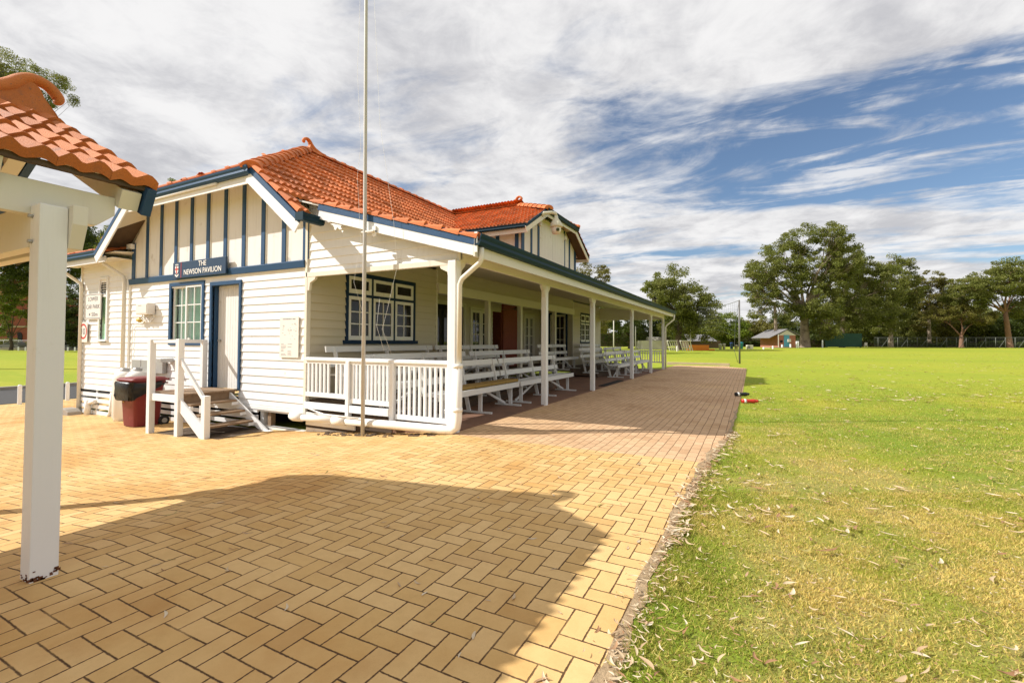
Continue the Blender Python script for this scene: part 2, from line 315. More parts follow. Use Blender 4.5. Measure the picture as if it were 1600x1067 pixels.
def grass_mat(name, blade=False):
    m_ = bpy.data.materials.new(name); m_.use_nodes = True; t = NT(m_.node_tree); t.n.clear()
    g_ = t.new('ShaderNodeNewGeometry'); pos = g_.outputs['Position']
    green, lime, straw, deep = (0.23, 0.32, 0.030), (0.40, 0.392, 0.042), (0.85, 0.63, 0.24), (0.15, 0.26, 0.024)
    big = t.ramp(t.noise(pos, 0.22, 4, 0.55), 0.36, 0.64)
    mid = t.ramp(t.noise(pos, 1.1, 6, 0.62), 0.36, 0.66)
    c = t.mix(big, green, lime); c = t.mix(t.m('MULTIPLY', mid, 0.5), c, deep)
    # worn, yellow turf close to the paving edge
    sp = t.new('ShaderNodeSeparateXYZ', {0: pos})
    dist = t.new('ShaderNodeVectorMath', {0: pos, 1: (0, 0, 0)}, operation='LENGTH').outputs['Value']
    near = t.m('SUBTRACT', 1.0, t.ramp(dist, 4.0, 15.0))
    zone = t.m('MULTIPLY', t.m('MULTIPLY', t.ramp(sp.outputs[0], -0.35, 0.25), t.m('SUBTRACT', 1.0, t.ramp(sp.outputs[0], 1.0, 3.0))), t.m('SUBTRACT', 1.0, t.ramp(sp.outputs[1], 4.5, 9.5)))
    dry = t.m('MULTIPLY', t.ramp(t.m('ADD', t.noise(pos, 0.9, 6, 0.66), t.m('MULTIPLY', zone, 0.11)), 0.43, 0.70), near)
    far = t.ramp(dist, 8.0, 30.0)
    c = t.mix(t.m('MULTIPLY', far, 0.72), c, lime)
    band = t.ramp(t.noise(t.new('ShaderNodeMapping', {'Vector': pos, 'Rotation': (0, 0, R(20)), 'Scale': (0.02, 0.14, 1)}).outputs[0], 1.0, 3, 0.5), 0.42, 0.58)
    c = t.mix(t.m('MULTIPLY', t.m('MULTIPLY', band, far), 0.45), c, green)
    if blade:
        r_ = g_.outputs['Random Per Island']
        k = t.m('ADD', t.m('MULTIPLY', dry, 0.66), t.m('MULTIPLY', t.m('SUBTRACT', r_, 0.5), 0.9))
        c = t.mix(t.ramp(k, 0.05, 0.50), c, straw)
        vr = t.m('FRACT', t.m('MULTIPLY', r_, 17.3)); c = t.mix(t.m('MULTIPLY', vr, 0.55), c, (0.66, 0.62, 0.10)); c = t.mix(t.m('MULTIPLY', t.ramp(t.m('FRACT', t.m('MULTIPLY', r_, 41.7)), 0.72, 0.95), 0.6), c, (0.16, 0.12, 0.04))
        d = t.new('ShaderNodeBsdfPrincipled', {'Base Color': c, 'Roughness': 0.6, 'Specular IOR Level': 0.2})
        tl = t.new('ShaderNodeBsdfTranslucent', {0: c})
        o = t.new('ShaderNodeMixShader', {0: 0.45, 1: d.outputs[0], 2: tl.outputs[0]})
        t.new('ShaderNodeOutputMaterial', {0: o.outputs[0]})
    else:
        soil = t.ramp(t.noise(pos, 55, 4, 0.7), 0.44, 0.66)
        fine = t.noise(pos, 26, 5, 0.75)
        c = t.mix(t.m('MULTIPLY', dry, 0.75), c, (0.46, 0.35, 0.14))
        c = t.mix(t.m('MULTIPLY', t.m('MULTIPLY', soil, near), 0.75), c, (0.15, 0.095, 0.04))
        c = t.mix(t.m('MULTIPLY', t.ramp(fine, 0.40, 0.62), 0.38), c, t.mix(1.0, c, (0.55, 0.62, 0.5), 'MULTIPLY'))
        mot = t.ramp(t.noise(pos, 3.2, 7, 0.72), 0.35, 0.68); c = t.mix(t.m('MULTIPLY', t.m('MULTIPLY', mot, far), 0.60), c, (0.25, 0.31, 0.026))
        st_ = t.new('ShaderNodeMapping', {'Vector': pos, 'Rotation': (0, 0, R(-27)), 'Scale': (0.35, 2.6, 1)}).outputs[0]
        c = t.mix(t.m('MULTIPLY', t.m('MULTIPLY', t.ramp(t.noise(st_, 0.8, 6, 0.65), 0.52, 0.72), far), 0.40), c, (0.46, 0.41, 0.06))
        spk = t.ramp(t.noise(st_, 9.0, 3, 0.6), 0.67, 0.74); c = t.mix(t.m('MULTIPLY', t.m('MULTIPLY', spk, far), 0.7), c, (0.62, 0.56, 0.30))
        bn = t.new('ShaderNodeBump', {'Strength': 0.7, 'Distance': 0.03, 'Height': fine})
        b = t.new('ShaderNodeBsdfPrincipled', {'Base Color': c, 'Roughness': 0.9, 'Specular IOR Level': 0.1, 'Normal': bn.outputs[0]})
        t.new('ShaderNodeOutputMaterial', {0: b.outputs[0]})
    MAT[name] = m_
grass_mat('turf'); grass_mat('turf_blades', True)

def paver_mat(name, c1, c2, grout, stain, unit=0.1175, straight=False):
    m_ = bpy.data.materials.new(name); m_.use_nodes = True; t = NT(m_.node_tree); t.n.clear()
    pos = t.new('ShaderNodeNewGeometry').outputs['Position']
    warp = t.new('ShaderNodeTexNoise', {'Vector': pos, 'Scale': 1.3, 'Detail': 2.0}).outputs['Color']
    wv = t.new('ShaderNodeVectorMath', {0: t.new('ShaderNodeVectorMath', {0: warp, 1: (0.5, 0.5, 0.5)}, operation='SUBTRACT').outputs[0], 1: (0.025, 0.025, 0)}, operation='MULTIPLY').outputs[0]
    pw = t.new('ShaderNodeVectorMath', {0: pos, 1: wv}).outputs[0]
    s_ = t.new('ShaderNodeSeparateXYZ', {0: pw})
    if straight:                                     # stretcher courses along y
        u = t.m('DIVIDE', s_.outputs[0], unit); i = t.m('FLOOR', u); fu = t.m('SUBTRACT', u, i)
        v = t.m('ADD', t.m('DIVIDE', s_.outputs[1], unit * 2), t.m('MULTIPLY', i, 0.5)); j = t.m('FLOOR', v); fv = t.m('MULTIPLY', t.m('SUBTRACT', v, j), 2.0)
        d = t.m('MINIMUM', t.m('MINIMUM', fu, t.m('SUBTRACT', 1.0, fu)), t.m('MINIMUM', fv, t.m('SUBTRACT', 2.0, fv)))
        bi, bj = i, j
    else:                                            # herringbone of 2:1 pavers
        u, v = t.m('DIVIDE', s_.outputs[0], unit), t.m('DIVIDE', s_.outputs[1], unit)
        i, j = t.m('FLOOR', u), t.m('FLOOR', v); fu, fv = t.m('SUBTRACT', u, i), t.m('SUBTRACT', v, j)
        k = t.m('FLOORED_MODULO', t.m('SUBTRACT', i, j), 4.0)
        def isk(n_): return t.m('COMPARE', k, float(n_), 0.25)
        k0, k1, k2, k3 = [isk(q) for q in range(4)]
        dl = t.m('ADD', fu, t.m('MULTIPLY', k1, 9.0)); dr = t.m('ADD', t.m('SUBTRACT', 1.0, fu), t.m('MULTIPLY', k0, 9.0))
        db = t.m('ADD', fv, t.m('MULTIPLY', k2, 9.0)); dt = t.m('ADD', t.m('SUBTRACT', 1.0, fv), t.m('MULTIPLY', k3, 9.0))
        d = t.m('MINIMUM', t.m('MINIMUM', dl, dr), t.m('MINIMUM', db, dt))
        bi, bj = t.m('SUBTRACT', i, k1), t.m('SUBTRACT', j, k2)
    wn = t.new('ShaderNodeTexWhiteNoise', {'Vector': t.new('ShaderNodeCombineXYZ', {0: bi, 1: bj, 2: 3.0}).outputs[0]}).outputs['Value']
    edge = t.noise(pos, 60, 3, 0.6)
    joint = t.m('SUBTRACT', 1.0, t.ramp(t.m('ADD', d, t.m('MULTIPLY', t.m('SUBTRACT', edge, 0.5), 0.07)), 0.014, 0.056))
    c = t.mix(wn, c1, c2)
    mott = t.ramp(t.noise(pos, 9, 6, 0.7), 0.35, 0.7); c = t.mix(t.m('MULTIPLY', mott, 0.28), c, t.mix(1.0, c, (0.72, 0.66, 0.58), 'MULTIPLY'))
    grain = t.noise(pos, 240, 3, 0.7); c = t.mix(t.m('MULTIPLY', t.ramp(grain, 0.5, 0.75), 0.30), c, t.mix(1.0, c, (0.55, 0.47, 0.38), 'MULTIPLY'))
    st = t.ramp(t.noise(pos, 0.55, 6, 0.6), 0.47, 0.68); c = t.mix(t.m('MULTIPLY', st, 0.60), c, stain)
    sm = t.ramp(t.noise(pos, 2.6, 7, 0.7), 0.62, 0.80); c = t.mix(t.m('MULTIPLY', sm, 0.40), c, t.mix(1.0, stain, (0.6, 0.55, 0.5), 'MULTIPLY'))
    odd = t.ramp(t.m('FRACT', t.m('MULTIPLY', wn, 7.31)), 0.86, 0.97); c = t.mix(t.m('MULTIPLY', odd, 0.35), c, t.mix(1.0, c, (0.66, 0.56, 0.46), 'MULTIPLY'))
    worn = t.m('SUBTRACT', 1.0, t.ramp(d, 0.04, 0.16)); c = t.mix(t.m('MULTIPLY', worn, 0.22), c, t.mix(1.0, c, (1.25, 1.22, 1.15), 'MULTIPLY'))
    sand = t.ramp(t.noise(pos, 0.42, 6, 0.62), 0.50, 0.70); c = t.mix(t.m('MULTIPLY', sand, 0.30), c, (0.74, 0.50, 0.22))
    fill_ = t.m('SUBTRACT', 1.0, t.m('MULTIPLY', t.ramp(t.noise(pos, 1.7, 5, 0.65), 0.50, 0.72), 0.50)); joint = t.m('MULTIPLY', joint, fill_)
    c = t.mix(joint, c, grout)
    h = t.m('ADD', t.m('MULTIPLY', t.m('SUBTRACT', 1.0, joint), 1.0), t.m('MULTIPLY', grain, 0.10))
    h = t.m('ADD', h, t.m('MULTIPLY', wn, 0.25))
    bn = t.new('ShaderNodeBump', {'Strength': 0.8, 'Distance': 0.006, 'Height': h})
    b = t.new('ShaderNodeBsdfPrincipled', {'Base Color': c, 'Roughness': 0.85, 'Specular IOR Level': 0.2, 'Normal': bn.outputs[0]})
    t.new('ShaderNodeOutputMaterial', {0: b.outputs[0]}); MAT[name] = m_
paver_mat('paver_tan', (0.62, 0.390, 0.150), (0.72, 0.485, 0.220), (0.10, 0.052, 0.024), (0.48, 0.235, 0.060))
pbr('verandah_pavers', (0.20, 0.105, 0.065), 0.8, 0.25, 5.0, bump=0.4, bscale=30, dirt=((0.10, 0.06, 0.04), 2.5, 0.5, 0.75))
paver_mat('paver_pink', (0.58, 0.375, 0.215), (0.66, 0.44, 0.26), (0.17, 0.10, 0.055), (0.45, 0.265, 0.135), straight=True)

# ------------------------------------------------------------ the ground
xs = sorted([-5.15, -7.5, -9.3, -12.5, -14.4, -16.7, -3.95] + [-6000, -2500, -1000, -500, -300, -220, -170, -130, -100, -80, -66, -56, -48] + list(range(-42, 22)) + [24, 28, 32, 38, 46, 56, 70, 90, 120, 170, 260, 500, 1000, 2500, 6000])
ys = [-3000, -500, -100, -40, -20, -14] + list(range(-10, 44)) + [46, 49, 53, 58, 64, 72, 82, 95, 110, 130, 160, 220, 350, 700, 1500, 3000, 7000]
def sheet(name, xs, ys, mat, dz, keep=None, zf=gz):
    mb = MB(); idx = {}
    for j in range(len(ys) - 1):
        for i in range(len(xs) - 1):
            if keep and not keep((xs[i] + xs[i + 1]) / 2, (ys[j] + ys[j + 1]) / 2): continue
            q = []
            for (a, b) in ((i, j), (i + 1, j), (i + 1, j + 1), (i, j + 1)):
                if (a, b) not in idx: idx[(a, b)] = len(mb.v); mb.v.append((xs[a], ys[b], zf(xs[a], ys[b]) + dz))
                q.append(idx[(a, b)])
            mb.f.append(tuple(q)); mb.mi.append(0); mb.sm.append(True)
    return mb.build(name, mat)
tag(sheet('lawn', xs, ys, M['turf'], 0.0), kind='structure')
EY = [-12, 1.0, 1.9, 2.5, 3.6, 5.0, 6.3, 7.6, 10, 15, 23, 28.6, 29.8]
EX = [-0.50, -0.53, -0.55, -0.57, -0.56, -0.52, -0.44, -0.31, -0.26, -0.20, -0.18, -0.20, -1.1]
def edge_x(y): return float(np.interp(y, EY, EX))
def paving(name, ylist, xl, mat, dz):
    mb = MB(); xin = [x for x in sorted(set([xl] + list(range(-21, -1)) + [-3.95, -5.15, -7.5, -9.3, -12.5, -14.4, -16.7])) if x >= xl]
    rows = []
    for y in ylist:
        row = []
        for x in xin + [edge_x(y)]:
            row.append(len(mb.v)); mb.v.append((x, y, gz(x, y) + dz))
        rows.append(row)
    for a, b in zip(rows, rows[1:]):
        for k in range(len(a) - 1): mb.f.append((a[k], a[k + 1], b[k + 1], b[k])); mb.mi.append(0); mb.sm.append(True)
    return mb
pv = paving('paving', [-12, -8, -4, -2, 0] + [0.5 * k for k in range(1, 12)] + [5.86], -21.3, None, 0.006)
for y0, y1 in ((5.86, 8), (8, 12), (12, 18), (18, 28)):
    xx = [-21.3, -21, -20, -19, -18, -17, -16.7]
    b0 = len(pv.v)
    for y in (y0, y1):
        for x in xx: pv.v.append((x, y, gz(x, y) + 0.006))
    for k in range(len(xx) - 1): pv.f.append((b0 + k, b0 + k + 1, b0 + len(xx) + k + 1, b0 + len(xx) + k)); pv.mi.append(0); pv.sm.append(True)
xx = [-16.7, -14.4, -12.5, -11, -9.3, -8.4, -7.5, -6.3, -5.15, -4.2]; b0 = len(pv.v)
for y in (5.86, 6.13):
    for x in xx: pv.v.append((x, y, gz(x, y) + 0.006))
for k in range(len(xx) - 1): pv.f.append((b0 + k, b0 + k + 1, b0 + len(xx) + k + 1, b0 + len(xx) + k)); pv.mi.append(0); pv.sm.append(True)
tag(pv.build('paving', M['paver_tan']), kind='structure')
pp = paving('path', [5.86, 6.3, 7, 7.6, 9, 10, 12, 15, 19, 23, 26, 28.6, 29.8, 30.6], -4.2, None, 0.006)
tag(pp.build('path', M['paver_pink']), kind='structure')
rd = [x for x in xs if -28 <= x <= -22]
tag(sheet('road', [-28.4] + rd + [-21.4], [-40, -20] + list(range(-10, 44, 2)) + [60, 90], M['asphalt'], 0.008), kind='structure')
# bare earth strip that runs along the paving edge
mb = MB(); yy = [-2 + 0.2 * k for k in range(0, 66)]; rnd = random.Random(4)
for y in yy:
    e = edge_x(y); wd = (0.02 + 0.06 * rnd.random()) * (1.0 if y < 6 else max(0.25, 1 - (y - 6) / 6)); mb.v += [(e - 0.01 - 0.07 * rnd.random() ** 2, y, 0.010), (e + wd, y, 0.004)]
for k in range(len(yy) - 1): mb.f.append((2 * k, 2 * k + 1, 2 * k + 3, 2 * k + 2)); mb.mi.append(0); mb.sm.append(True)
tag(mb.build('soil_strip', M['litter_soil']), kind='structure')
mb = MB(); mb.box(-4.7, -1.1, 30.62, 30.85, -0.05, 0.17)
tag(mb.build('kerb', M['limestone'], bevel=0.015), kind='structure')
mb = MB(); mb.box(-28.7, -28.4, -40, 90, -0.9, -0.62)
tag(mb.build('road_kerb', M['concrete']), kind='structure')

# ------------------------------------------------------------ the pavilion
pav = thing('pavilion', 'white weatherboard pavilion with blue trim, red tiled roofs and a long open verandah', 'building', (-9, 9, 0))
WP, CP, CR, BL = M['white_paint'], M['cream_panel'], M['cream_paint'], M['blue_paint']
Y0, XW = 6.075, -7.5                                 # front wall plane, verandah side wall plane
RX, RZ = -10.75, 6.55                                # main ridge
SL = 0.778                                            # main slope
BX, BZ = -7.60, RZ - SL * 3.15                        # break between main roof and verandah roof
GX, GZ_ = -3.56, 2.94                                # verandah eave
VS = (BZ - GZ_) / (GX - BX)
YA, YB, YV = 5.52, 25.95, 5.80                                 # ends of the verandah roof
YC = 15.75                                           # middle of the building
def roof_z(x):
    x = abs(x - RX) + RX
    return RZ - SL * (x - RX) if x < BX else BZ - VS * (x - BX)
def boards(mb, axis, c, sgn, a, b, z0, z1, holes=(), pitch=0.161, lap=0.020, xr=None, ph=0.0525):
    """lapped weatherboards on the plane axis = c facing sgn, from a to b along the other axis"""
    k0 = math.floor((z0 - ph) / pitch)
    z = ph + k0 * pitch
    while z < z1 - 0.01:
        lo, hi = max(z, z0), min(z + pitch, z1)
        if hi - lo > 0.004:
            aa, bb = (a, b) if xr is None else xr((lo + hi) / 2)
            segs = [(aa, bb)]
            for (ha, hb, hz0, hz1) in holes:
                if hz0 < (lo + hi) / 2 < hz1:
                    ns = []
                    for (p, q) in segs:
                        if hb <= p or ha >= q: ns.append((p, q))
                        else:
                            if ha > p: ns.append((p, ha))
                            if hb < q: ns.append((hb, q))
                    segs = ns
            cut = []
            for (p, q) in segs:
                while q - p > 2.6:
                    c_ = p + 1.3 + (math.sin(z * 91.7 + p * 13.1) * 0.5 + 0.5) * 1.1; cut.append((p, c_ - 0.002)); p = c_ + 0.002
                cut.append((p, q))
            for (p, q) in cut:
                if q - p < 0.01: continue
                o0, o1 = sgn * lap * (1 - (lo - z) / pitch), sgn * lap * (1 - (hi - z) / pitch)
                prof = [(o0, lo), (o1 + sgn * 0.001, hi), (-sgn * 0.02, hi), (-sgn * 0.02, lo)]
                if axis == 'y': mb.prism([(c + d, zz_) for d, zz_ in prof], 'x', p, q)
                else: mb.prism([(c + d, zz_) for d, zz_ in prof], 'y', p, q)
        z += pitch
    return mb
def tiles(mb, O, U, V, nrow, ncol, keep, wd=0.262, gauge=0.335, lift=0.055, thick=0.06, seed=1, prof=None):
    """interlocking clay tiles: rows climb V from the eave O, columns run along U"""
    O, U, V = Vector(O), Vector(U).normalized(), Vector(V).normalized(); N = U.cross(V).normalized()
    if N.z < 0: N = -N
    rn = random.Random(seed)
    prof = prof or [(0.0, 0.012), (0.10, 0.042), (0.22, 0.046), (0.34, 0.010), (0.50, 0.002), (0.60, 0.036), (0.72, 0.042), (0.84, 0.010), (0.97, 0.002), (1.0, 0.0)]
    for r in range(nrow):
        off = 0.0
        for c in range(ncol):
            P = O + U * (c * wd + off) + V * (r * gauge)
            mid = P + U * wd / 2 + V * gauge / 2
            if not keep(mid): continue
            j = rn.uniform(-0.006, 0.006); t_ = rn.uniform(-0.005, 0.005)
            vs = []
            for (u, h) in prof: vs.append(P + U * (u * wd * 0.995) + V * (j - 0.02) + N * (h + lift + t_))
            for (u, h) in prof: vs.append(P + U * (u * wd * 0.995) + V * (gauge + 0.03) + N * (h + t_ * 0.5))
            for (u, h) in prof: vs.append(P + U * (u * wd * 0.995) + V * (j - 0.015) + N * (h * 0.55 + lift - thick + t_))
            n = len(prof)
            fs = [(i, i + 1, n + i + 1, n + i) for i in range(n - 1)] + [(2 * n + i, 2 * n + i + 1, i + 1, i) for i in range(n - 1)]
            fs += [(0, n, 2 * n), (n - 1, 3 * n - 1, 2 * n - 1)]
            mb.add(vs, fs)
    return mb
def ridge_caps(mb, a, b, n, rad=0.13, flat=0.8, over=0.05, seed=3, knob=False):
    """half-round ridge tiles with a raised collar, from a up to b"""
    a, b = Vector(a), Vector(b); d = (b - a).normalized(); L = (b - a).length / n
    sdv = d.cross(Vector((0, 0, 1))).normalized(); up = sdv.cross(d).normalized(); K = 9; rn = random.Random(seed)
    for i in range(n):
        p = a + d * (i * L); dz = rn.uniform(-0.006, 0.006); vs = []; secs = [(-over, 1.16), (0.045, 1.16), (0.05, 1.0), (L * 1.0, 0.96)]
        for (t, k) in secs:
            for q in range(K):
                an = math.pi * q / (K - 1)
                vs.append(p + d * t + sdv * (math.cos(an) * rad * k) + up * (math.sin(an) * rad * flat * k + dz))
        fs = [(s_ * K + q, s_ * K + q + 1, (s_ + 1) * K + q + 1, (s_ + 1) * K + q) for s_ in range(3) for q in range(K - 1)]
        fs.append(tuple(range(K - 1, -1, -1)))
        mb.add(vs, fs)
        if knob: mb.lathe(tuple(p + up * rad * flat), [(0.0, 0.07), (0.03, 0.06), (0.045, 0.03), (0.04, -0.02)], 8)
    return mb
def finial(mb, base, d, s=1.0, tail=0.55, path=None, saddle=None):
    """a ram's-horn ridge finial: swelling saddle on the ridge that curls up and forward along d"""
    base, d = Vector(base), Vector(d).normalized(); up = Vector((0, 0, 1)); sd_ = d.cross(up)
    path = path or [(-tail, 0.02, 0.10, 0.10), (-tail * 0.6, 0.06, 0.11, 0.11), (-tail * 0.3, 0.12, 0.10, 0.12), (-0.04, 0.25, 0.075, 0.11), (0.03, 0.36, 0.062, 0.095), (0.13, 0.42, 0.056, 0.085),
            (0.23, 0.39, 0.052, 0.08), (0.29, 0.32, 0.06, 0.075), (0.285, 0.26, 0.055, 0.07), (0.25, 0.235, 0.03, 0.04)]
    fine = []
    for i in range(len(path) - 1):                   # Catmull-Rom through the control sections
        p0, p1, p2, p3 = [np.array(path[max(0, min(len(path) - 1, i + o))]) for o in (-1, 0, 1, 2)]
        for t in (0, 0.25, 0.5, 0.75): fine.append(tuple(0.5 * (2 * p1 + (p2 - p0) * t + (2 * p0 - 5 * p1 + 4 * p2 - p3) * t * t + (3 * p1 - p0 - 3 * p2 + p3) * t ** 3)))
    path = fine + [path[-1]]
    pts = [base + d * (a * s) + up * (h * s) for a, h, _, _ in path]; n = 16; vs = []
    for i, p in enumerate(pts):
        t = (pts[min(i + 1, len(pts) - 1)] - pts[max(i - 1, 0)]).normalized(); o = sd_.cross(t).normalized()
        for k in range(n):
            an = 2 * math.pi * k / n; vs.append(p + o * (math.cos(an) * path[i][2] * s) + sd_ * (math.sin(an) * path[i][3] * s))
    fs = [(i * n + k, i * n + (k + 1) % n, (i + 1) * n + (k + 1) % n, (i + 1) * n + k) for i in range(len(pts) - 1) for k in range(n)]
    mb.add(vs, fs, 0, True); mb.add(vs[-n:], [tuple(range(n))], 0, False); mb.add(vs[:n], [tuple(range(n))], 0, False)
    # the triangular saddle under the curl
    pl = saddle or [(-tail, 0.0), (-tail * 0.6, 0.09), (-tail * 0.3, 0.14), (-0.06, 0.26), (0.03, 0.22), (0.12, 0.0), (0.16, -0.12), (-tail, -0.12)]
    vs = [base + d * (a * s) + up * (h * s) + sd_ * (k * 0.085 * s * (1.3 if h < 0.01 else 0.9)) for k in (-1, 1) for a, h in pl]; n = len(pl)
    mb.add(vs, [tuple(range(n)), tuple(range(2 * n - 1, n - 1, -1))] + [(i, n + i, n + (i + 1) % n, (i + 1) % n) for i in range(n)])
    return mb
def gutter(mb, pts, out, r=0.075, h=0.13):
    """an ogee gutter run: profile swept from pts[0] to pts[1], open side up"""
    a, b = Vector(pts[0]), Vector(pts[1]); o = Vector(out)
    prof = [(-0.01, 0.0), (-0.01, -h), (r * 0.9, -h), (r * 1.25, -h * 0.72), (r * 1.2, -h * 0.45), (r * 1.45, -h * 0.22), (r * 1.55, 0.0), (r * 1.35, 0.004), (r * 1.2, -h * 0.2), (r * 0.95, -h * 0.8), (0.01, -h * 0.85), (0.01, 0)]
    n = len(prof); vs = [p + o * q + Vector((0, 0, z)) for p in (a, b) for q, z in prof]
    return mb.add(vs, [tuple(range(n)), tuple(range(2 * n - 1, n - 1, -1))] + [(i, (i + 1) % n, n + (i + 1) % n, n + i) for i in range(n)])

# --- roofs
rf = MB()
def cz(y): return 6.55 - 0.517 * abs(y - YC)          # cross roof height
def keep_main(p):
    if not (YA - 0.05 < p.y < YB + 0.05): return False
    if p.y < 8.6:                                    # hip of the clipped gable
        t = (8.6 - p.y) / 3.05
        if abs(p.x - RX) < 2.32 * t - 0.02: return False
    if p.y > 22.9:
        if abs(p.x - RX) < 2.32 * (p.y - 22.9) / 3.05 - 0.02: return False
    if p.x > RX and abs(p.y - YC) < 3.0 and cz(p.y) > roof_z(p.x) and p.x < -6.6: return False
    if p.x > RX and abs(p.y - YC) < 2.5 and p.x < -6.6 and p.z < 5.1: return False
    return True
vm = Vector((-1, 0, SL)).normalized(); vv = Vector((-1, 0, VS)).normalized()
ncol = int((YB - YA) / 0.262) + 1
tiles(rf, (BX, YA - 0.06, BZ), (0, 1, 0), vm, 15, ncol, lambda p: keep_main(p) and p.x > RX - 0.02, seed=11)
tiles(rf, (GX - 0.03, YV - 0.002, GZ_ - 0.02), (0, 1, 0), vv, 11, ncol, lambda p: p.y < YB and not (p.x < -6.6 and abs(p.y - YC) < 2.5), seed=12)
tiles(rf, (-7.05, YA - 0.06, RZ - SL * 3.7), (0, 1, 0), vm, 2, 1, lambda p: p.x > -7.65, seed=31)
tiles(rf, (-14.45, YB, RZ - SL * 3.7), (0, -1, 0), Vector((1, 0, SL)), 15, ncol, lambda p: keep_main(p) and p.x < RX + 0.02, seed=13)
vh = Vector((0, 3.05, 1.88)).normalized()            # clipped ends of the main ridge
def keep_hip(p):
    t = (8.6 - p.y) / 3.05 if p.y < YC else (p.y - 22.9) / 3.05
    return t > -0.02 and abs(p.x - RX) < 2.32 * t + 0.06
tiles(rf, (RX - 2.36, YA + 0.02, RZ - 1.9), (1, 0, 0), vh, 12, 18, keep_hip, seed=14)
tiles(rf, (RX + 2.36, YB - 0.02, RZ - 1.9), (-1, 0, 0), Vector((0, -3.05, 1.88)), 12, 18, keep_hip, seed=15)
# cross roof: two slopes and its clipped end over the loft gable
XG = -6.45
def keep_cross(p):
    if p.x > -6.02: return False
    if p.x > -7.8 and abs(p.y - YC) < 1.45 * (p.x + 7.8) / 1.8 - 0.02: return False
    return p.x > RX + 0.1 and cz(p.y) > roof_z(p.x) - 0.05
tiles(rf, (-11.0, YC - 3.0, cz(YC - 3.0)), (1, 0, 0), Vector((0, 1, 0.517)), 11, 20, keep_cross, seed=16)
tiles(rf, (-5.98, YC + 3.0, cz(YC + 3.0)), (-1, 0, 0), Vector((0, -1, 0.517)), 11, 20, keep_cross, seed=17)
tiles(rf, (-5.98, YC - 1.5, 5.80), (0, 1, 0), Vector((-1.8, 0, 0.75)), 7, 12, lambda p: abs(p.y - YC) < 1.45 * (p.x + 7.8) / 1.8 + 0.05 and p.x > -7.8, seed=18)
# the low wing roof on the left
LWX0, LWX1, LY = -17.05, -13.9, 5.62
tiles(rf, (LWX0, LY, 3.60), (1, 0, 0), Vector((0, 1, 0.36)), 8, 13, lambda p: p.x - LWX0 > (p.y - LY) * 0.9 - 0.1 and p.x < -14.15, seed=19)
tiles(rf, (LWX0, 14.0, 3.60), (0, -1, 0), Vector((1, 0, 0.36)), 9, 32, lambda p: p.y - LY > (p.x - LWX0) * 1.1 - 0.1, seed=20)
roof = rf.build('roof', M['terracotta'], pav)
def cap_run(a, b, n, **k): ridge_caps(MB_ := MB(), a, b, n, **k); MB_.build('ridge_cap', M['terracotta'], roof)
cap_run((RX, 8.75, RZ + 0.03), (RX, 22.75, RZ + 0.03), 38)
for sx_ in (1, -1):
    for (yy0, yy1) in ((YA, 8.6), (YB, 22.9)): cap_run((RX + sx_ * 2.34, yy0, RZ - 1.86), (RX, yy1, RZ + 0.03), 13, rad=0.165, flat=0.75)
cap_run((-10.6, YC, 6.58), (-7.85, YC, 6.58), 8)
for s_ in (-1, 1): cap_run((-5.98, YC + s_ * 1.47, 5.85), (-7.8, YC, 6.58), 7, rad=0.15)
cap_run((LWX0, LY, 3.66), (-14.5, LY + 2.6, 4.58), 9, rad=0.11)
for (b_, d_) in (((RX, 8.72, RZ + 0.08), (0, -1, 0)), ((RX, 22.8, RZ + 0.08), (0, 1, 0)), ((-7.9, YC, RZ + 0.08), (1, 0, 0))):
    finial(MB(), b_, d_, 0.70).build('finial', M['terracotta'], roof)
vl = MB(); vl.bar((RX, YC, 6.57), (-8.75, YC - 2.98, 5.03), 0.16, 0.02, (0.3, -0.3, 1)); vl.build('valley', M['gutter_blue'], roof)
ul = MB()                                            # sarking under the tiles closes the roof from below
def slab(mb, q, th=0.03):
    n = len(q); mb.add([*q, *[(x, y, z - th) for x, y, z in q]], [tuple(range(n)), tuple(range(2 * n - 1, n - 1, -1))] + [(i, (i + 1) % n, n + (i + 1) % n, n + i) for i in range(n)])
slab(ul, [(GX, YV + 0.03, GZ_ - 0.05), (BX, YV + 0.03, BZ - 0.03), (BX, YB - 0.05, BZ - 0.03), (GX, YB - 0.05, GZ_ - 0.05)])
slab(ul, [(BX, YA + 0.06, BZ - 0.025), (RX + 2.3, YA + 0.06, RZ - 1.89), (RX, 8.6, RZ - 0.03), (RX, 22.9, RZ - 0.03), (RX + 2.3, YB - 0.06, RZ - 1.89), (BX, YB - 0.06, BZ - 0.025)])
slab(ul, [(-14.45, YA + 0.06, RZ - SL * 3.7 - 0.025), (RX - 2.3, YA + 0.06, RZ - 1.89), (RX, 8.6, RZ - 0.03), (RX, 22.9, RZ - 0.03), (RX - 2.3, YB - 0.06, RZ - 1.89), (-14.45, YB - 0.06, RZ - SL * 3.7 - 0.025)])
slab(ul, [(RX - 2.3, YA + 0.08, RZ - 1.9), (RX + 2.3, YA + 0.08, RZ - 1.9), (RX, 8.6, RZ - 0.03)])
slab(ul, [(RX - 2.3, YB - 0.08, RZ - 1.9), (RX + 2.3, YB - 0.08, RZ - 1.9), (RX, 22.9, RZ - 0.03)])
for s_ in (-1, 1): slab(ul, [(-6.05, YC + s_ * 2.98, cz(YC + 2.98) - 0.02), (-6.05, YC + s_ * 1.45, cz(YC + 1.45) - 0.02), (-7.8, YC, 6.52), (RX, YC, 6.52), (-8.9, YC + s_ * 2.98, cz(YC + 2.98) - 0.02)])
slab(ul, [(-6.05, YC - 1.45, 5.83), (-6.05, YC + 1.45, 5.83), (-7.8, YC, 6.52)])
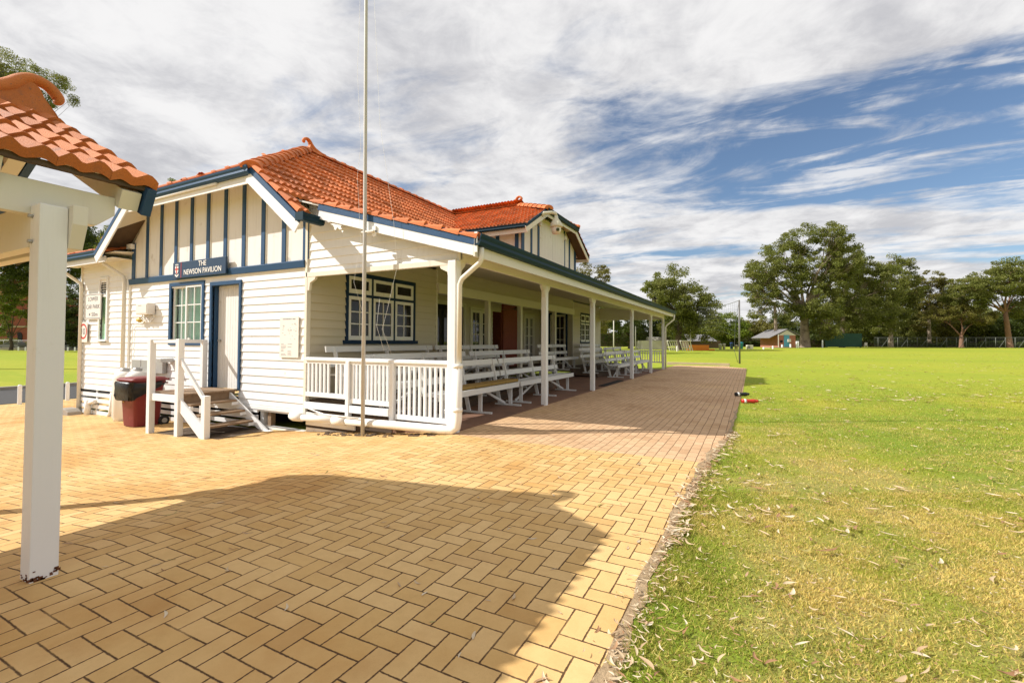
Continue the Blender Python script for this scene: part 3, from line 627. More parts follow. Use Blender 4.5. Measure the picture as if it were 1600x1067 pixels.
slab(ul, [(LWX0 + 0.03, LY + 0.03, 3.585), (-13.85, LY + 0.03, 3.585), (-13.85, 14, 4.55), (LWX0 + 0.03, 14, 3.585)], 0.02)
ul.build('roof_lining', M['cream_paint'], pav)

# --- front wall (faces the camera side), with window and door openings
win = (-12.12, -10.89, 1.36, 2.66); door = (-10.50, -9.54, 0.37, 2.60)
fw = MB()
boards(fw, 'y', Y0, -1, -14.0, XW, 0.06, 2.80, [(win[0], win[1], win[2], win[3]), (door[0], door[1], -1, door[3])])
fw.box(-14.0, XW - 0.01, Y0 - 0.005, Y0 + 0.02, -0.02, 0.06)
fw.build('front_wall', WP, pav)
sk = MB(); sk.box(-14.0, XW, Y0 - 0.035, Y0 + 0.01, 0.02, 0.085); sk.box(-14.0, XW, Y0 - 0.022, Y0 - 0.006, 0.10, 0.125); sk.build('skirting_board', WP, pav)
gp = MB()                                            # flat cream sheets of the half-timbered gable, one mesh per bay row
gp.prism([(-14.0, 2.95), (XW, 2.95), (XW, 3.78), (RX + 2.32, 4.72), (RX - 2.32, 4.72), (-14.0, 3.78)], 'y', Y0 - 0.005, Y0 + 0.03)
gp.build('gable_panel', CP, pav)
band = MB(); band.prism([(Y0 - 0.055, 2.80), (Y0 - 0.075, 2.93), (Y0 - 0.02, 2.955), (Y0, 2.955), (Y0, 2.80)], 'x', -14.02, XW - 0.03)
band.build('band_rail', BL, pav, 0.006)
bm_ = MB(); bm_.box(-14.02, XW - 0.03, Y0 - 0.035, Y0, 2.775, 2.80); bm_.build('band_moulding', CR, pav)
for i in range(11):
    x = -13.87 + i * 0.634; hw = 0.055 if i not in (0, 10) else 0.075
    zt = min(4.69, 3.70 + (4.70 - 3.70) * (1 if abs(x - RX) < 2.32 else max(0, (3.25 - abs(x - RX)) / 0.93)))
    b_ = MB().box(x - hw, x + hw, Y0 - 0.036, Y0 - 0.004, 2.953, zt); b_.build('gable_batten', BL, pav)
    b_ = MB().box(x + hw, x + hw + 0.035, Y0 - 0.018, Y0 - 0.004, 2.953, zt).build('batten_strip', CR, pav)
cs = MB(); cs.box(XW - 0.03, XW + 0.035, Y0 - 0.04, Y0 + 0.05, -0.02, 3.70); cs.build('corner_stop', CR, pav, 0.004)
cs = MB(); cs.box(-14.05, -13.99, Y0 - 0.04, Y0 + 0.03, -0.5, 2.80); cs.build('corner_stop', CR, pav, 0.004)
# dark underfloor, stumps, broken skirting
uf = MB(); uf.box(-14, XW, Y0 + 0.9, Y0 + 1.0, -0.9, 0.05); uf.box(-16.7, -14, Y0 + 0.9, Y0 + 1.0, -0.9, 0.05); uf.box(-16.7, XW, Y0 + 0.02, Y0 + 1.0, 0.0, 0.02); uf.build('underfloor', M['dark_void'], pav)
for x in (-8.85, -8.62, -11.6, -13.5, XW + 0.04): MB().box(x - 0.05, x + 0.05, Y0 + 0.05, Y0 + 0.15, gz(x, Y0) - 0.1, 0.03).build('stump', WP if x < -8.7 else M['tread_timber'], pav)
sk = MB()
for z in (-0.47, -0.33, -0.19, -0.05): sk.box(-13.98, -8.9, Y0 - 0.02, Y0 + 0.01, z, z + 0.085)
sk.build('skirting_slats', WP, pav)
MB().box(-8.75, XW, Y0 - 0.04, Y0 + 0.08, gz(-8, Y0) - 0.08, gz(-8, Y0) + 0.035).build('base_plate', M['pvc_white'], pav)

def sash(root, x0, x1, z0, z1, nx, nz, y, fr, bar, mat, pane, hw=0.03, axis='y', sgn=-1, rows=None, name='sash'):
    """a glazed sash with bars on plane y (or x): frame mesh, one pane under it"""
    mb = MB()
    def bx(a0, a1, c0, c1, t):
        if axis == 'y': mb.box(a0, a1, y - hw * t, y + hw * t, c0, c1)
        else: mb.box(y - hw * t, y + hw * t, a0, a1, c0, c1)
    bx(x0, x0 + fr, z0, z1, 1); bx(x1 - fr, x1, z0, z1, 1); bx(x0 + fr, x1 - fr, z1 - fr, z1, .98); bx(x0 + fr, x1 - fr, z0, z0 + fr * 1.3, .98)
    for i in range(1, nx):
        c = x0 + fr + (x1 - x0 - 2 * fr) * i / nx; bx(c - bar / 2, c + bar / 2, z0 + fr * 1.3, z1 - fr, .6)
    for k in range(1, nz):
        c = z0 + fr * 1.3 + (z1 - z0 - 2.3 * fr) * k / nz; bx(x0 + fr, x1 - fr, c - bar / 2, c + bar / 2, .55)
    f = mb.build(name, mat, root)
    p = MB()
    if axis == 'y': p.box(x0 + fr * .5, x1 - fr * .5, y - 0.004, y + 0.004, z0 + fr * .5, z1 - fr * .5)
    else: p.box(y - 0.004, y + 0.004, x0 + fr * .5, x1 - fr * .5, z0 + fr * .5, z1 - fr * .5)
    p.build('pane', pane, root)
    return f
def frame_box(mb, x0, x1, z0, z1, t, ya, yb, axis='y', sill=0.0):
    def bx(a0, a1, c0, c1, e=0):
        if axis == 'y': mb.box(a0, a1, ya - (e if ya < yb else -e), yb, c0, c1)
        else: mb.box(min(ya, yb), max(ya, yb) + e, a0, a1, c0, c1)
    bx(x0 - t, x0, z0, z1); bx(x1, x1 + t, z0, z1); bx(x0 - t, x1 + t, z1, z1 + t)
    bx(x0 - t - sill, x1 + t + sill, z0 - t * 0.8, z0, 0.03 if sill else 0)
    return mb
# front window with green curtain
f = frame_box(MB(), *win, 0.085, Y0 - 0.04, Y0 + 0.10); wf = f.build('window', BL, pav, 0.004)
sash(wf, win[0], (win[0] + win[1]) / 2 + 0.03, win[2], win[3], 2, 3, Y0 + 0.05, 0.045, 0.022, WP, M['pane_clear'])
sash(wf, (win[0] + win[1]) / 2 - 0.03, win[1], win[2], win[3], 2, 3, Y0 + 0.005, 0.045, 0.022, WP, M['pane_clear'])
cu = MB(); N_ = 70
for k in range(N_ + 1):
    x = win[0] + (win[1] - win[0]) * k / N_; cu.v += [(x, Y0 + 0.13 + 0.014 * math.sin(k * 1.15), win[2]), (x, Y0 + 0.13 + 0.014 * math.sin(k * 1.15), win[3])]
for k in range(N_): cu.f.append((2 * k, 2 * k + 2, 2 * k + 3, 2 * k + 1)); cu.mi.append(0); cu.sm.append(True)
cu.build('curtain', M['curtain_green'], wf)
MB().box(-11.36, -11.30, Y0 - 0.06, Y0 - 0.03, 1.40, 1.46).build('latch', M['pvc_white'], wf)
# front door, set back in a deep blue frame
df = MB(); df.box(door[0] - 0.075, door[0], Y0 - 0.045, Y0 + 0.16, door[2], door[3]); df.box(door[1], door[1] + 0.065, Y0 - 0.045, Y0 + 0.16, door[2], door[3])
df.box(door[0] - 0.075, door[1] + 0.065, Y0 - 0.045, Y0 + 0.16, door[3], door[3] + 0.08)
dfo = df.build('door_frame', BL, pav, 0.004)
dl = MB()
for k in range(11):
    x0_ = door[0] + k * (door[1] - door[0]) / 11; dl.box(x0_ + 0.004, x0_ + (door[1] - door[0]) / 11 - 0.004, Y0 + 0.115, Y0 + 0.15, door[2], door[3])
dl.box(door[0], door[1], Y0 + 0.122, Y0 + 0.16, door[2] + 0.01, door[3] - 0.01)
do = dl.build('door', CP, pav)
MB().tube([(-10.40, Y0 + 0.115, 1.40), (-10.40, Y0 + 0.06, 1.40)], 0.026, 10).build('door_handle', M['steel'], do)
# barges and clipped-gable eave of the front gable
for s_ in (1, -1):
    e0 = (RX + s_ * 2.28, 5.50, RZ - 1.98); e1 = (RX + s_ * 3.68, 5.50, RZ - 1.98 - 0.81 * 1.40)
    MB().bar((e0[0], 5.50, e0[2] - 0.05), (e1[0], 5.50, e1[2] - 0.05), 0.032, 0.20).build('barge_board', WP, pav)
    MB().bar((e0[0] + s_ * 0.05, 5.502, e0[2] + 0.08), (e1[0] + s_ * 0.06, 5.502, e1[2] + 0.09), 0.05, 0.10).build('barge_capping', BL, pav)
g = gutter(MB(), [(RX - 2.45, 5.52, 4.70), (RX + 2.37, 5.52, 4.70)], (0, -1, 0), 0.085, 0.15); g.build('gutter', BL, pav)
MB().box(RX - 2.32, RX + 2.28, 5.515, 5.545, 4.40, 4.56).build('fascia', WP, pav)
MB().box(RX - 2.3, RX + 2.28, 5.54, Y0, 4.70, 4.71).build('soffit', CP, pav)
MB().tube([(RX - 1.6, 5.48, 4.53), (RX + 1.3, 5.48, 4.53)], 0.028, 8).build('conduit', WP, pav)
for s_ in (1, -1):
    sf = MB(); xa, xb = RX + s_ * 2.3, RX + s_ * 3.6
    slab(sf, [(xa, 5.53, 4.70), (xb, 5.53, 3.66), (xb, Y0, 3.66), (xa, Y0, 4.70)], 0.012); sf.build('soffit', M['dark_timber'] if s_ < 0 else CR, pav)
MB().box(-14.02, -13.82, 5.95, Y0, 3.70, 3.82).build('corbel', WP, pav)
st = MB(); gutter(st, [(-7.02, 5.46, 3.64), (-7.02, 5.95, 3.64)], (1, 0, 0), 0.09, 0.13); st.box(-7.06, -6.86, 5.44, 5.47, 3.50, 3.645); st.build('gutter_end', M['gutter_blue'], pav)
# --- verandah gable end above the beam
vg = MB()
boards(vg, 'y', Y0, -1, XW, -4.03, 2.69, 3.98, xr=lambda z: (XW + 0.03, max(XW + 0.1, min(-4.05, BX + (BZ - 0.06 - z) / VS))))
vg.build('verandah_gable', WP, pav)
MB().prism([(XW + 0.03, 2.69), (-4.03, 2.69), (-4.03, 2.99), (XW + 0.03, 3.98)], 'y', Y0 + 0.02, Y0 + 0.05).build('gable_lining', CR, pav)
MB().bar((-6.93, 5.84, roof_z(-6.93) - 0.215), (-3.60, 5.84, roof_z(-3.60) - 0.20), 0.035, 0.165).build('barge_board', WP, pav)
MB().bar((-6.93, 5.84, roof_z(-6.93) - 0.065), (-3.61, 5.84, roof_z(-3.61) - 0.05), 0.05, 0.15).build('barge_capping', BL, pav)
MB().box(-3.615, -3.565, 5.81, 5.835, 2.72, 3.02).build('gutter_stop', WP, pav)
g = MB()
for k in range(4):                                   # long eave gutter in slightly sagging lengths
    ya_, yb_ = YV + k * (YB - YV) / 4, YV + (k + 1) * (YB - YV) / 4; zs = [2.985, 3.0, 3.015, 3.035, 3.06]
    gutter(g, [(-3.595, ya_, zs[k]), (-3.595, yb_ + 0.01, zs[k + 1])], (1, 0, 0), 0.075, 0.165)
g.build('gutter', M['gutter_blue'], pav)
fa = MB(); slab(fa, [(-3.605, YV + 0.02, 2.86), (-3.605, YB, 2.97), (-3.635, YB, 2.97), (-3.635, YV + 0.02, 2.86)], 0.20); fa.build('fascia', CR, pav)
bk = MB(); bk.box(-4.09, -4.03, Y0 - 0.02, 25.45, 2.66, 2.90); bk.build('verandah_beam', CR, pav, 0.004)
MB().box(XW, -4.09, Y0 - 0.04, Y0 + 0.03, 2.61, 2.70).build('verandah_beam', CR, pav, 0.004)
MB().box(XW, -4.09, 25.38, 25.45, 2.61, 3.3).build('verandah_beam', CR, pav, 0.004)
sf = MB(); slab(sf, [(-3.63, YV + 0.04, 2.70), (-4.04, YV + 0.04, 2.84), (-4.04, YB - 0.04, 2.86), (-3.63, YB - 0.04, 2.78)], 0.012); sf.build('soffit', CR, pav)
vc = MB()                                            # verandah ceiling boards
for k in range(14):
    xa = -4.09 - k * 0.245; xb = xa - 0.237; za, zb = 2.86 + 0.16 * k * 0.245, 2.86 + 0.16 * (k * 0.245 + 0.237)
    slab(vc, [(xa, Y0 + 0.03, za), (xb, Y0 + 0.03, zb), (xb, 25.4, zb), (xa, 25.4, za)], 0.02)
vc.build('verandah_ceiling', M['verandah_cream_shaded'], pav)
# --- posts with brackets
PY = [6.02, 9.58, 13.12, 18.15, 22.0, 25.42]
for y in PY:
    big = y == PY[0]; h_ = 0.075 if big else 0.062
    p = MB().box(-4.03 - 2 * h_, -4.03, y - h_, y + h_, -0.02, 2.66); po = p.build('post', M['white_post'], pav, 0.012)
    for s_ in ((-1, 1) if 0 < PY.index(y) < 5 else ((1,) if big else (-1,))):
        pl = [(y + s_ * h_, 2.66), (y + s_ * (h_ + 0.17), 2.66), (y + s_ * (h_ + 0.14), 2.60), (y + s_ * (h_ + 0.05), 2.52), (y + s_ * (h_ + 0.025), 2.40), (y + s_ * h_, 2.40)]
        MB().prism(pl, 'x', -4.12, -4.05).build('bracket', CR, po)
pl = lambda x, s_: [(x, 2.61), (x + s_ * 0.22, 2.61), (x + s_ * 0.20, 2.56), (x + s_ * 0.07, 2.50), (x + s_ * 0.05, 2.36), (x, 2.36)]
MB().prism(pl(XW + 0.035, 1), 'y', Y0 - 0.035, Y0 + 0.02).build('bracket', CR, pav); MB().prism(pl(-4.18, -1), 'y', Y0 - 0.035, Y0 + 0.02).build('bracket', CR, pav)
# --- side walls of the two wings and the recessed hall front
def side_window(y0, y1, z0, z1, n=3):
    mb = MB(); t = 0.075; xo = XW + 0.035
    mb.box(XW - 0.06, xo, y0, y0 + t, z0, z1); mb.box(XW - 0.06, xo, y1 - t, y1, z0, z1); mb.box(XW - 0.06, xo, y0, y1, z1, z1 + 0.09); mb.box(XW - 0.06, xo + 0.03, y0 - 0.07, y1 + 0.07, z0 - 0.08, z0)
    zt = z0 + (z1 - z0) * 0.71; wdt = (y1 - y0 - 2 * t + 0.05) / n
    for i in range(1, n): c = y0 + t + wdt * i - 0.025; mb.box(XW - 0.06, xo - 0.006, c - 0.028, c + 0.028, z0, z1)
    mb.box(XW - 0.06, xo - 0.010, y0 + t, y1 - t, zt - 0.03, zt + 0.03)
    o = mb.build('window', M['blue_paint_shaded'], pav, 0.003)
    for i in range(n):
        a = y0 + t + wdt * i + (0.003 if i else 0); b = a + wdt - 0.056
        sash(o, a, b, z0 + 0.004, zt - 0.032, 2, 3, XW + 0.0, 0.07, 0.025, WP, M['pane_dark'], 0.025, 'x')
        sash(o, a, b, zt + 0.032, z1 - 0.003, 1, 1, XW + 0.0, 0.07, 0.025, WP, M['pane_dark'], 0.025, 'x')
    return o
for (ya_, yb_, wy0, wy1) in ((Y0, 10.15, 7.0, 9.25), (20.95, 25.4, 22.0, 24.25)):
    sw = MB(); boards(sw, 'x', XW, 1, ya_, yb_, 0.0, 3.32, [(wy0 + 0.05, wy1 - 0.05, 1.40, 2.80)], lap=0.032); sw.build('wing_wall', M['verandah_cream_shaded'], pav)
    side_window(wy0, wy1, 1.42, 2.78)
    for y in (ya_, yb_): MB().box(XW - 0.03, XW + 0.03, y - 0.03, y + 0.03, 0, 3.32).build('corner_stop', CR, pav) if y != Y0 else None
rw = MB(); RW = -9.25                                # recessed wall
boards(rw, 'x', RW, 1, 10.15, 20.95, 0.0, 3.3, [(12.4, 14.2, 1.0, 2.75), (14.6, 16.15, -1, 2.65), (16.3, 17.6, -1, 2.7), (19.2, 20.3, -1, 2.65)]); rw.build('hall_wall', M['verandah_cream_shaded'], pav)
rt_ = MB(); boards(rt_, 'y', 10.15, 1, RW, XW, 0.0, 3.3); rt_.build('return_wall', M['verandah_cream_shaded'], pav); rt_ = MB(); boards(rt_, 'y', 20.95, -1, RW, XW, 0.0, 3.3, [(-8.70, -7.80, -1, 2.75)]); rt_.build('return_wall', M['verandah_cream_shaded'], pav)
MB().box(RW, XW - 0.04, 10.15, 20.95, 2.98, 3.0).build('hall_ceiling', M['verandah_cream_shaded'], pav)
iw = MB(); boards(iw, 'x', XW, 1, 10.15, 20.95, 2.97, 3.46); iw.build('infill_boards', M['verandah_cream_shaded'], pav)
MB().box(XW - 0.09, XW + 0.09, 10.15, 20.95, 2.70, 2.97).build('verandah_beam', CR, pav)
for y in (12.9, 15.25, 18.6): MB().box(XW - 0.075, XW + 0.075, y - 0.075, y + 0.075, 0.0, 2.70).build('post', CR, pav, 0.008)
def glazed(y0, y1, z0, z1, leaves, nz, fm, pm):
    o = frame_box(MB(), y0, y1, z0, z1, 0.07, RW - 0.05, RW + 0.05, 'x').build('window' if z0 > 0.5 else 'door_frame', fm, pav)
    for i in range(leaves):
        a = y0 + (y1 - y0) * i / leaves; sash(o, a + 0.01, a + (y1 - y0) / leaves - 0.01, z0 + 0.01, z1 - 0.01, 1 if z0 > .5 else 2, nz, RW, 0.11 if z0 < .5 else 0.05, 0.03, CR, pm, 0.03, 'x', name='french_door' if z0 < .5 else 'sash')
glazed(12.4, 14.2, 1.0, 2.72, 2, 1, CR, M['pane_dark']); glazed(14.65, 16.1, 0.3, 2.62, 2, 5, CR, M['pane_dark']); glazed(19.25, 20.25, 0.3, 2.62, 2, 5, CR, M['pane_dark'])
o = frame_box(MB(), -8.66, -7.84, 0.3, 2.72, 0.08, 20.89, 21.0, 'y').build('door_frame', M['blue_paint_shaded'], pav)
sash(o, -8.65, -7.85, 0.31, 2.71, 3, 4, 20.95, 0.09, 0.03, CR, M['pane_dark'], 0.03, name='french_door')
ch = MB(); ch.box(RW - 1.3, RW + 0.02, 17.0, 17.05, 0, 2.7); ch.box(RW - 1.3, RW + 0.10, 17.05, 18.35, 0, 2.98); ch.build('brick_pier', M['brick_red'], pav)
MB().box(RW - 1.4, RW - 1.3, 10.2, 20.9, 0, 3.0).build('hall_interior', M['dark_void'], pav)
MB().box(-13.9, XW - 0.35, 7.2, 25.3, 0.3, 0.36).build('hall_floor', M['dark_timber'], pav)
bw = MB(); boards(bw, 'y', 25.4, 1, -14, XW, 0, 2.8); bw.box(-14, XW, 25.36, 25.39, 2.8, 4.55); boards(bw, 'x', -14.0, -1, Y0 + 2.6, 25.4, 0, 3.7); bw.build('rear_wall', WP, pav)
fan = MB(); fan.lathe((-8.3, 16.6, 2.66), [(0.0, 0.30), (0.02, 0.30), (0.02, 0.12), (0.11, 0.10), (0.13, 0.02), (0.05, 0)], 12)
for k in range(4): a = k * 1.57 + 0.3; fan.bar((-8.3 + 0.12 * math.cos(a), 16.6 + 0.12 * math.sin(a), 2.70), (-8.3 + 0.6 * math.cos(a), 16.6 + 0.6 * math.sin(a), 2.69), 0.12, 0.01)
tag(fan.build('ceiling_fan', M['tread_timber']), 'dark four-bladed ceiling fan under the middle of the verandah', 'fan')
# --- stepped verandah floor
fl = MB()
for (ya_, yb_) in ((6.12, 13.3), (17.9, 25.38)):
    fl.box(-9.2 if False else XW, -6.38, ya_, yb_, 0.20, 0.29); fl.box(-6.38, -5.38, ya_, yb_, 0.06, 0.15)
    fl.box(-6.40, -6.37, ya_, yb_, 0.0, 0.21); fl.box(-5.40, -5.37, ya_, yb_, -0.02, 0.07)
fl.box(RW, XW, 10.15, 20.95, 0.22, 0.295)
fl.build('verandah_floor', M['dark_timber'], pav)
MB().box(XW, -4.08, 6.1, 25.4, -0.35, 0.0095).build('verandah_slab', M['verandah_pavers'], pav)
MB().box(-4.30, -4.09, 14.4, 16.9, 0.0, 0.03).build('floor_opening', M['dark_void'], pav)  # flat black slab standing in for a dark opening in the floor
# --- end railing in three stepped panels
def rail_panel(x0, x1, zb, zt, n, y, skip=()):
    r = MB(); r.box(x0, x1, y - 0.02, y + 0.02, zb, zb + 0.085); r.build('rail', WP, pav, 0.004)
    for k in range(n):
        if k in skip: continue
        x = x0 + (x1 - x0) * (k + 0.7) / (n + 0.4); MB().box(x - 0.021, x + 0.021, y - 0.018, y + 0.018, zb + 0.085, zt - 0.03).build('baluster', WP, pav)
MB().prism([(6.0, 1.04), (6.0, 1.085), (6.05, 1.10), (6.10, 1.085), (6.10, 1.04)], 'x', XW + 0.035, -4.18).build('handrail', WP, pav, 0.004)
MB().box(XW + 0.035, -4.18, 6.03, 6.07, 0.985, 1.04).build('rail', WP, pav)
rail_panel(XW + 0.035, -6.38, 0.365, 1.04, 10, 6.05, skip=(6,)); rail_panel(-6.32, -5.40, 0.30, 1.04, 10, 6.05); rail_panel(-5.28, -4.18, 0.105, 1.04, 10, 6.05)
for x, zb in ((-6.35, 0.02), (-5.34, -0.06)): MB().box(x - 0.04, x + 0.04, 5.99, 6.08, zb, 1.04).build('rail_post', WP, pav, 0.006)
fb = MB(); fb.box(XW + 0.03, -5.39, 6.0, 6.04, 0.14, 0.265); fb.build('deck_fascia', WP, pav, 0.004)
fb = MB(); fb.box(XW + 0.06, -6.0, 6.03, 6.06, -0.02, 0.07); fb.box(XW + 0.05, -6.2, 6.04, 6.07, -0.17, -0.09); fb.box(XW + 0.05, -5.8, 6.05, 6.08, -0.30, -0.22); fb.build('skirting_slats', M['pvc_white'], pav)
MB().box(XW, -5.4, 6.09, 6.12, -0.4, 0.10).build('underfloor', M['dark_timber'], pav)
r_ = MB(); r_.box(XW, -4.1, 25.40, 25.46, 0.92, 0.98); r_.box(XW, -4.1, 25.41, 25.45, 0.33, 0.39); r_.build('handrail', WP, pav)
for k in range(27): MB().box(XW + 0.1 + k * 0.124, XW + 0.135 + k * 0.124, 25.415, 25.445, 0.39, 0.92).build('baluster', WP, pav)
# --- PVC drain and downpipes
dp = MB(); dp.tube([(-3.56, 5.93, 2.80), (-3.56, 5.93, 2.63), (-3.60, 5.93, 2.57), (-3.90, 5.93, 2.36), (-3.945, 5.93, 2.27), (-3.945, 5.93, 1.02)], 0.039, 12); dp.build('downpipe', CR, pav)
dp = MB(); dp.tube([(-3.945, 5.90, 1.02), (-3.945, 5.90, 0.22), (-3.965, 5.90, 0.11), (-4.03, 5.89, 0.06), (-4.20, 5.87, 0.055), (-5.1, 5.88, 0.04), (-6.3, 5.90, 0.015)], 0.068, 14)
dp.tube([(-6.25, 5.90, 0.018), (-6.55, 5.90, 0.012)], 0.085, 14); dp.tube([(-6.5, 5.90, 0.012), (-7.55, 5.92, -0.02)], 0.06, 14); dp.tube([(-7.4, 5.92, -0.015), (-7.62, 5.92, -0.02), (-7.72, 5.96, -0.01)], 0.078, 14)
dp.tube([(-3.945, 5.90, 1.0), (-3.945, 5.90, 1.06)], 0.075, 14); dp.tube([(-3.945, 5.90, 0.34), (-3.945, 5.90, 0.40)], 0.076, 14)
dp.build('drain_pipe', M['pvc_white'], pav)
hs = MB(); hs.tube([(-7.4, 5.98, 0.17), (-7.1, 5.93, 0.13), (-6.8, 5.9, 0.09), (-6.4, 5.84, 0.10), (-5.9, 5.83, 0.10)], 0.012, 6); hs.build('hose', M['pvc_white'], pav)
dp = MB(); dp.tube([(-3.56, 25.7, 2.86), (-3.58, 25.7, 2.62), (-3.9, 25.5, 2.32), (-3.97, 25.45, 2.2), (-3.97, 25.45, 0.0)], 0.042, 8); dp.build('downpipe', CR, pav)
dp = MB(); dp.tube([(-14.72, 5.72, 3.44), (-14.70, 5.75, 3.36), (-14.20, 5.98, 3.02), (-14.17, 5.99, 2.94), (-14.17, 5.99, 0.2)], 0.045, 10)
dp.tube([(-14.17, 5.97, 0.25), (-14.17, 5.97, -0.42)], 0.10, 14); dp.tube([(-14.17, 5.97, -0.40), (-14.17, 5.97, -0.60)], 0.115, 14); dp.build('downpipe', CR, pav)
dp = MB(); dp.tube([(-17.2, 5.72, 3.44), (-17.15, 5.75, 3.36), (-16.66, 6.02, 2.98), (-16.62, 6.03, 2.88), (-16.62, 6.03, -0.55)], 0.045, 10); dp.build('downpipe', CR, pav)
dp = MB(); dp.tube([(-15.95, 5.98, -0.66), (-15.95, 5.98, -0.22)], 0.075, 12); dp.tube([(-15.95, 5.98, -0.30), (-15.75, 6.02, -0.26), (-15.68, 6.05, -0.26)], 0.055, 10); dp.build('drain_pipe', M['pvc_white'], pav); MB().tube([(-14.95, 6.0, -0.64), (-14.85, 6.03, -0.5), (-14.8, 6.05, 0.03)], 0.04, 10).build('drain_pipe', M['pvc_white'], pav)
# --- left wing
lwin = (-15.62, -15.26, 1.42, 3.02)
lw = MB(); boards(lw, 'y', Y0 + 0.02, -1, -16.7, -14.0, 0.05, 3.45, [lwin]); boards(lw, 'x', -16.7, -1, Y0 + 0.02, 14, -0.1, 3.5); lw.build('wing_wall', WP, pav)
MB().box(-16.74, -16.68, Y0 - 0.02, Y0 + 0.05, -0.55, 3.45).build('corner_stop', CR, pav)
sk = MB()
for z in (-0.60, -0.44, -0.28, -0.12): sk.box(-16.7, -14.05, Y0 - 0.01, Y0 + 0.02, z, z + 0.095)
for x in (-15.75, -15.0): sk.box(x - 0.04, x + 0.04, Y0 + 0.02, Y0 + 0.06, -0.65, 0.05)
for z in (-0.60, -0.44, -0.28, -0.12): sk.box(-16.72, -16.69, Y0, 14, z, z + 0.095)
sk.build('skirting_slats', WP, pav)
f = frame_box(MB(), *lwin, 0.07, Y0 - 0.03, Y0 + 0.08, 'y', 0.03); wf = f.build('window', WP, pav, 0.004)
zt = 2.56; MB().box(lwin[0], lwin[1], Y0 - 0.01, Y0 + 0.07, zt, zt + 0.06).build('transom', WP, wf)
lv = MB()
for k in range(6): lv.bar((lwin[0], Y0 + 0.03, zt + 0.10 + k * 0.065), (lwin[1], Y0 + 0.03, zt + 0.10 + k * 0.065), 0.05, 0.008, (0, -0.6, 0.8))
lv.build('louvre', WP, wf)
MB().box(lwin[0], lwin[1], Y0 + 0.10, Y0 + 0.11, lwin[2], lwin[3]).build('backing', M['dark_void'], wf)
MB().box(lwin[0] + 0.005, lwin[1] - 0.005, Y0 + 0.045, Y0 + 0.055, lwin[2], zt).build('pane', M['curtain_green'], wf)
gutter(MB(), [(-17.08, LY, 3.64), (-14.35, LY, 3.64)], (0, -1, 0), 0.08, 0.14).build('gutter', BL, pav)
gutter(MB(), [(-17.06, LY, 3.64), (-17.06, 14.0, 3.64)], (-1, 0, 0), 0.08, 0.14).build('gutter', BL, pav)
MB().box(-17.06, -14.3, LY + 0.005, LY + 0.035, 3.36, 3.50).build('fascia', WP, pav); MB().box(-17.05, -14.0, LY + 0.04, Y0, 3.44, 3.455).build('soffit', CR, pav)
# --- loft gable over the middle of the verandah
lg = MB(); zb = roof_z(XG) + 0.0
lg.prism([(YC - 2.55, zb), (YC + 2.55, zb), (YC + 2.55, cz(YC + 2.55) - 0.05), (YC + 1.4, 5.75), (YC - 1.4, 5.75), (YC - 2.55, cz(YC + 2.55) - 0.05)], 'x', XG - 0.03, XG); lg.build('loft_wall', CP, pav)
for s_ in (-1, 1): MB().box(-9.2, XG - 0.03, YC + s_ * 2.55 - 0.015, YC + s_ * 2.55 + 0.015, 3.4, 5.25).build('loft_wall', CP, pav)
for dy in (-2.48, -1.82, -1.25, 1.25, 1.82, 2.48):
    zt = min(5.72, cz(YC + dy) - 0.1); hw = 0.09 if abs(dy) > 2.4 else 0.05
    MB().box(XG, XG + 0.03, YC + dy - hw, YC + dy + hw, zb, zt).build('gable_batten', BL, pav)
for x in (-6.6, -7.3): MB().box(x - 0.06, x + 0.06, YC - 2.60, YC - 2.565, 3.4, 5.05).build('gable_batten', BL, pav)
for a_, b_ in ((-1.18, -0.01), (0.01, 1.18)):
    d_ = MB(); n_ = 9
    for k in range(n_): q = a_ + (b_ - a_) * k / n_; d_.box(XG, XG + 0.035, YC + q + 0.003, YC + q + (b_ - a_) / n_ - 0.003, zb, 5.60)
    d_.box(XG, XG + 0.028, YC + a_, YC + b_, zb, 5.59); d_.build('loft_door', M['cream_panel'], pav)
for dy in (-1.22, 1.22): MB().box(XG + 0.03, XG + 0.10, YC + dy - 0.06, YC + dy + 0.06, 5.38, 5.52).build('hinge', WP, pav)
MB().box(-6.06, -6.03, YC - 1.45, YC + 1.45, 5.62, 5.76).build('fascia', CR, pav)
gutter(MB(), [(-6.03, YC - 1.55, 5.86), (-6.03, YC + 1.55, 5.86)], (1, 0, 0), 0.08, 0.14).build('gutter', M['gutter_blue'], pav)
for s_ in (-1, 1):
    MB().bar((-6.04, YC + s_ * 1.42, 5.72), (-6.04, YC + s_ * 3.08, 4.83), 0.03, 0.18).build('barge_board', CR, pav)
    MB().bar((-6.04, YC + s_ * 1.48, 5.82), (-6.04, YC + s_ * 3.10, 4.94), 0.05, 0.09).build('barge_capping', M['gutter_blue'], pav)
    gutter(MB(), [(-6.05, YC + s_ * 3.0, 5.02), (-8.8, YC + s_ * 3.0, 5.02)], (0, s_, 0), 0.07, 0.12).build('gutter', M['gutter_blue'], pav)
    MB().box(-8.8, -6.05, YC + s_ * 2.96 - 0.012, YC + s_ * 2.96 + 0.012, 4.76, 4.90).build('fascia', CR, pav)
    sf = MB(); slab(sf, [(-6.05, YC + s_ * 2.97, 4.88), (-6.05, YC + s_ * 1.45, 5.72), (XG, YC + s_ * 1.45, 5.72), (XG, YC + s_ * 2.97, 4.88)], 0.015); sf.build('soffit', M['dark_timber'], pav)

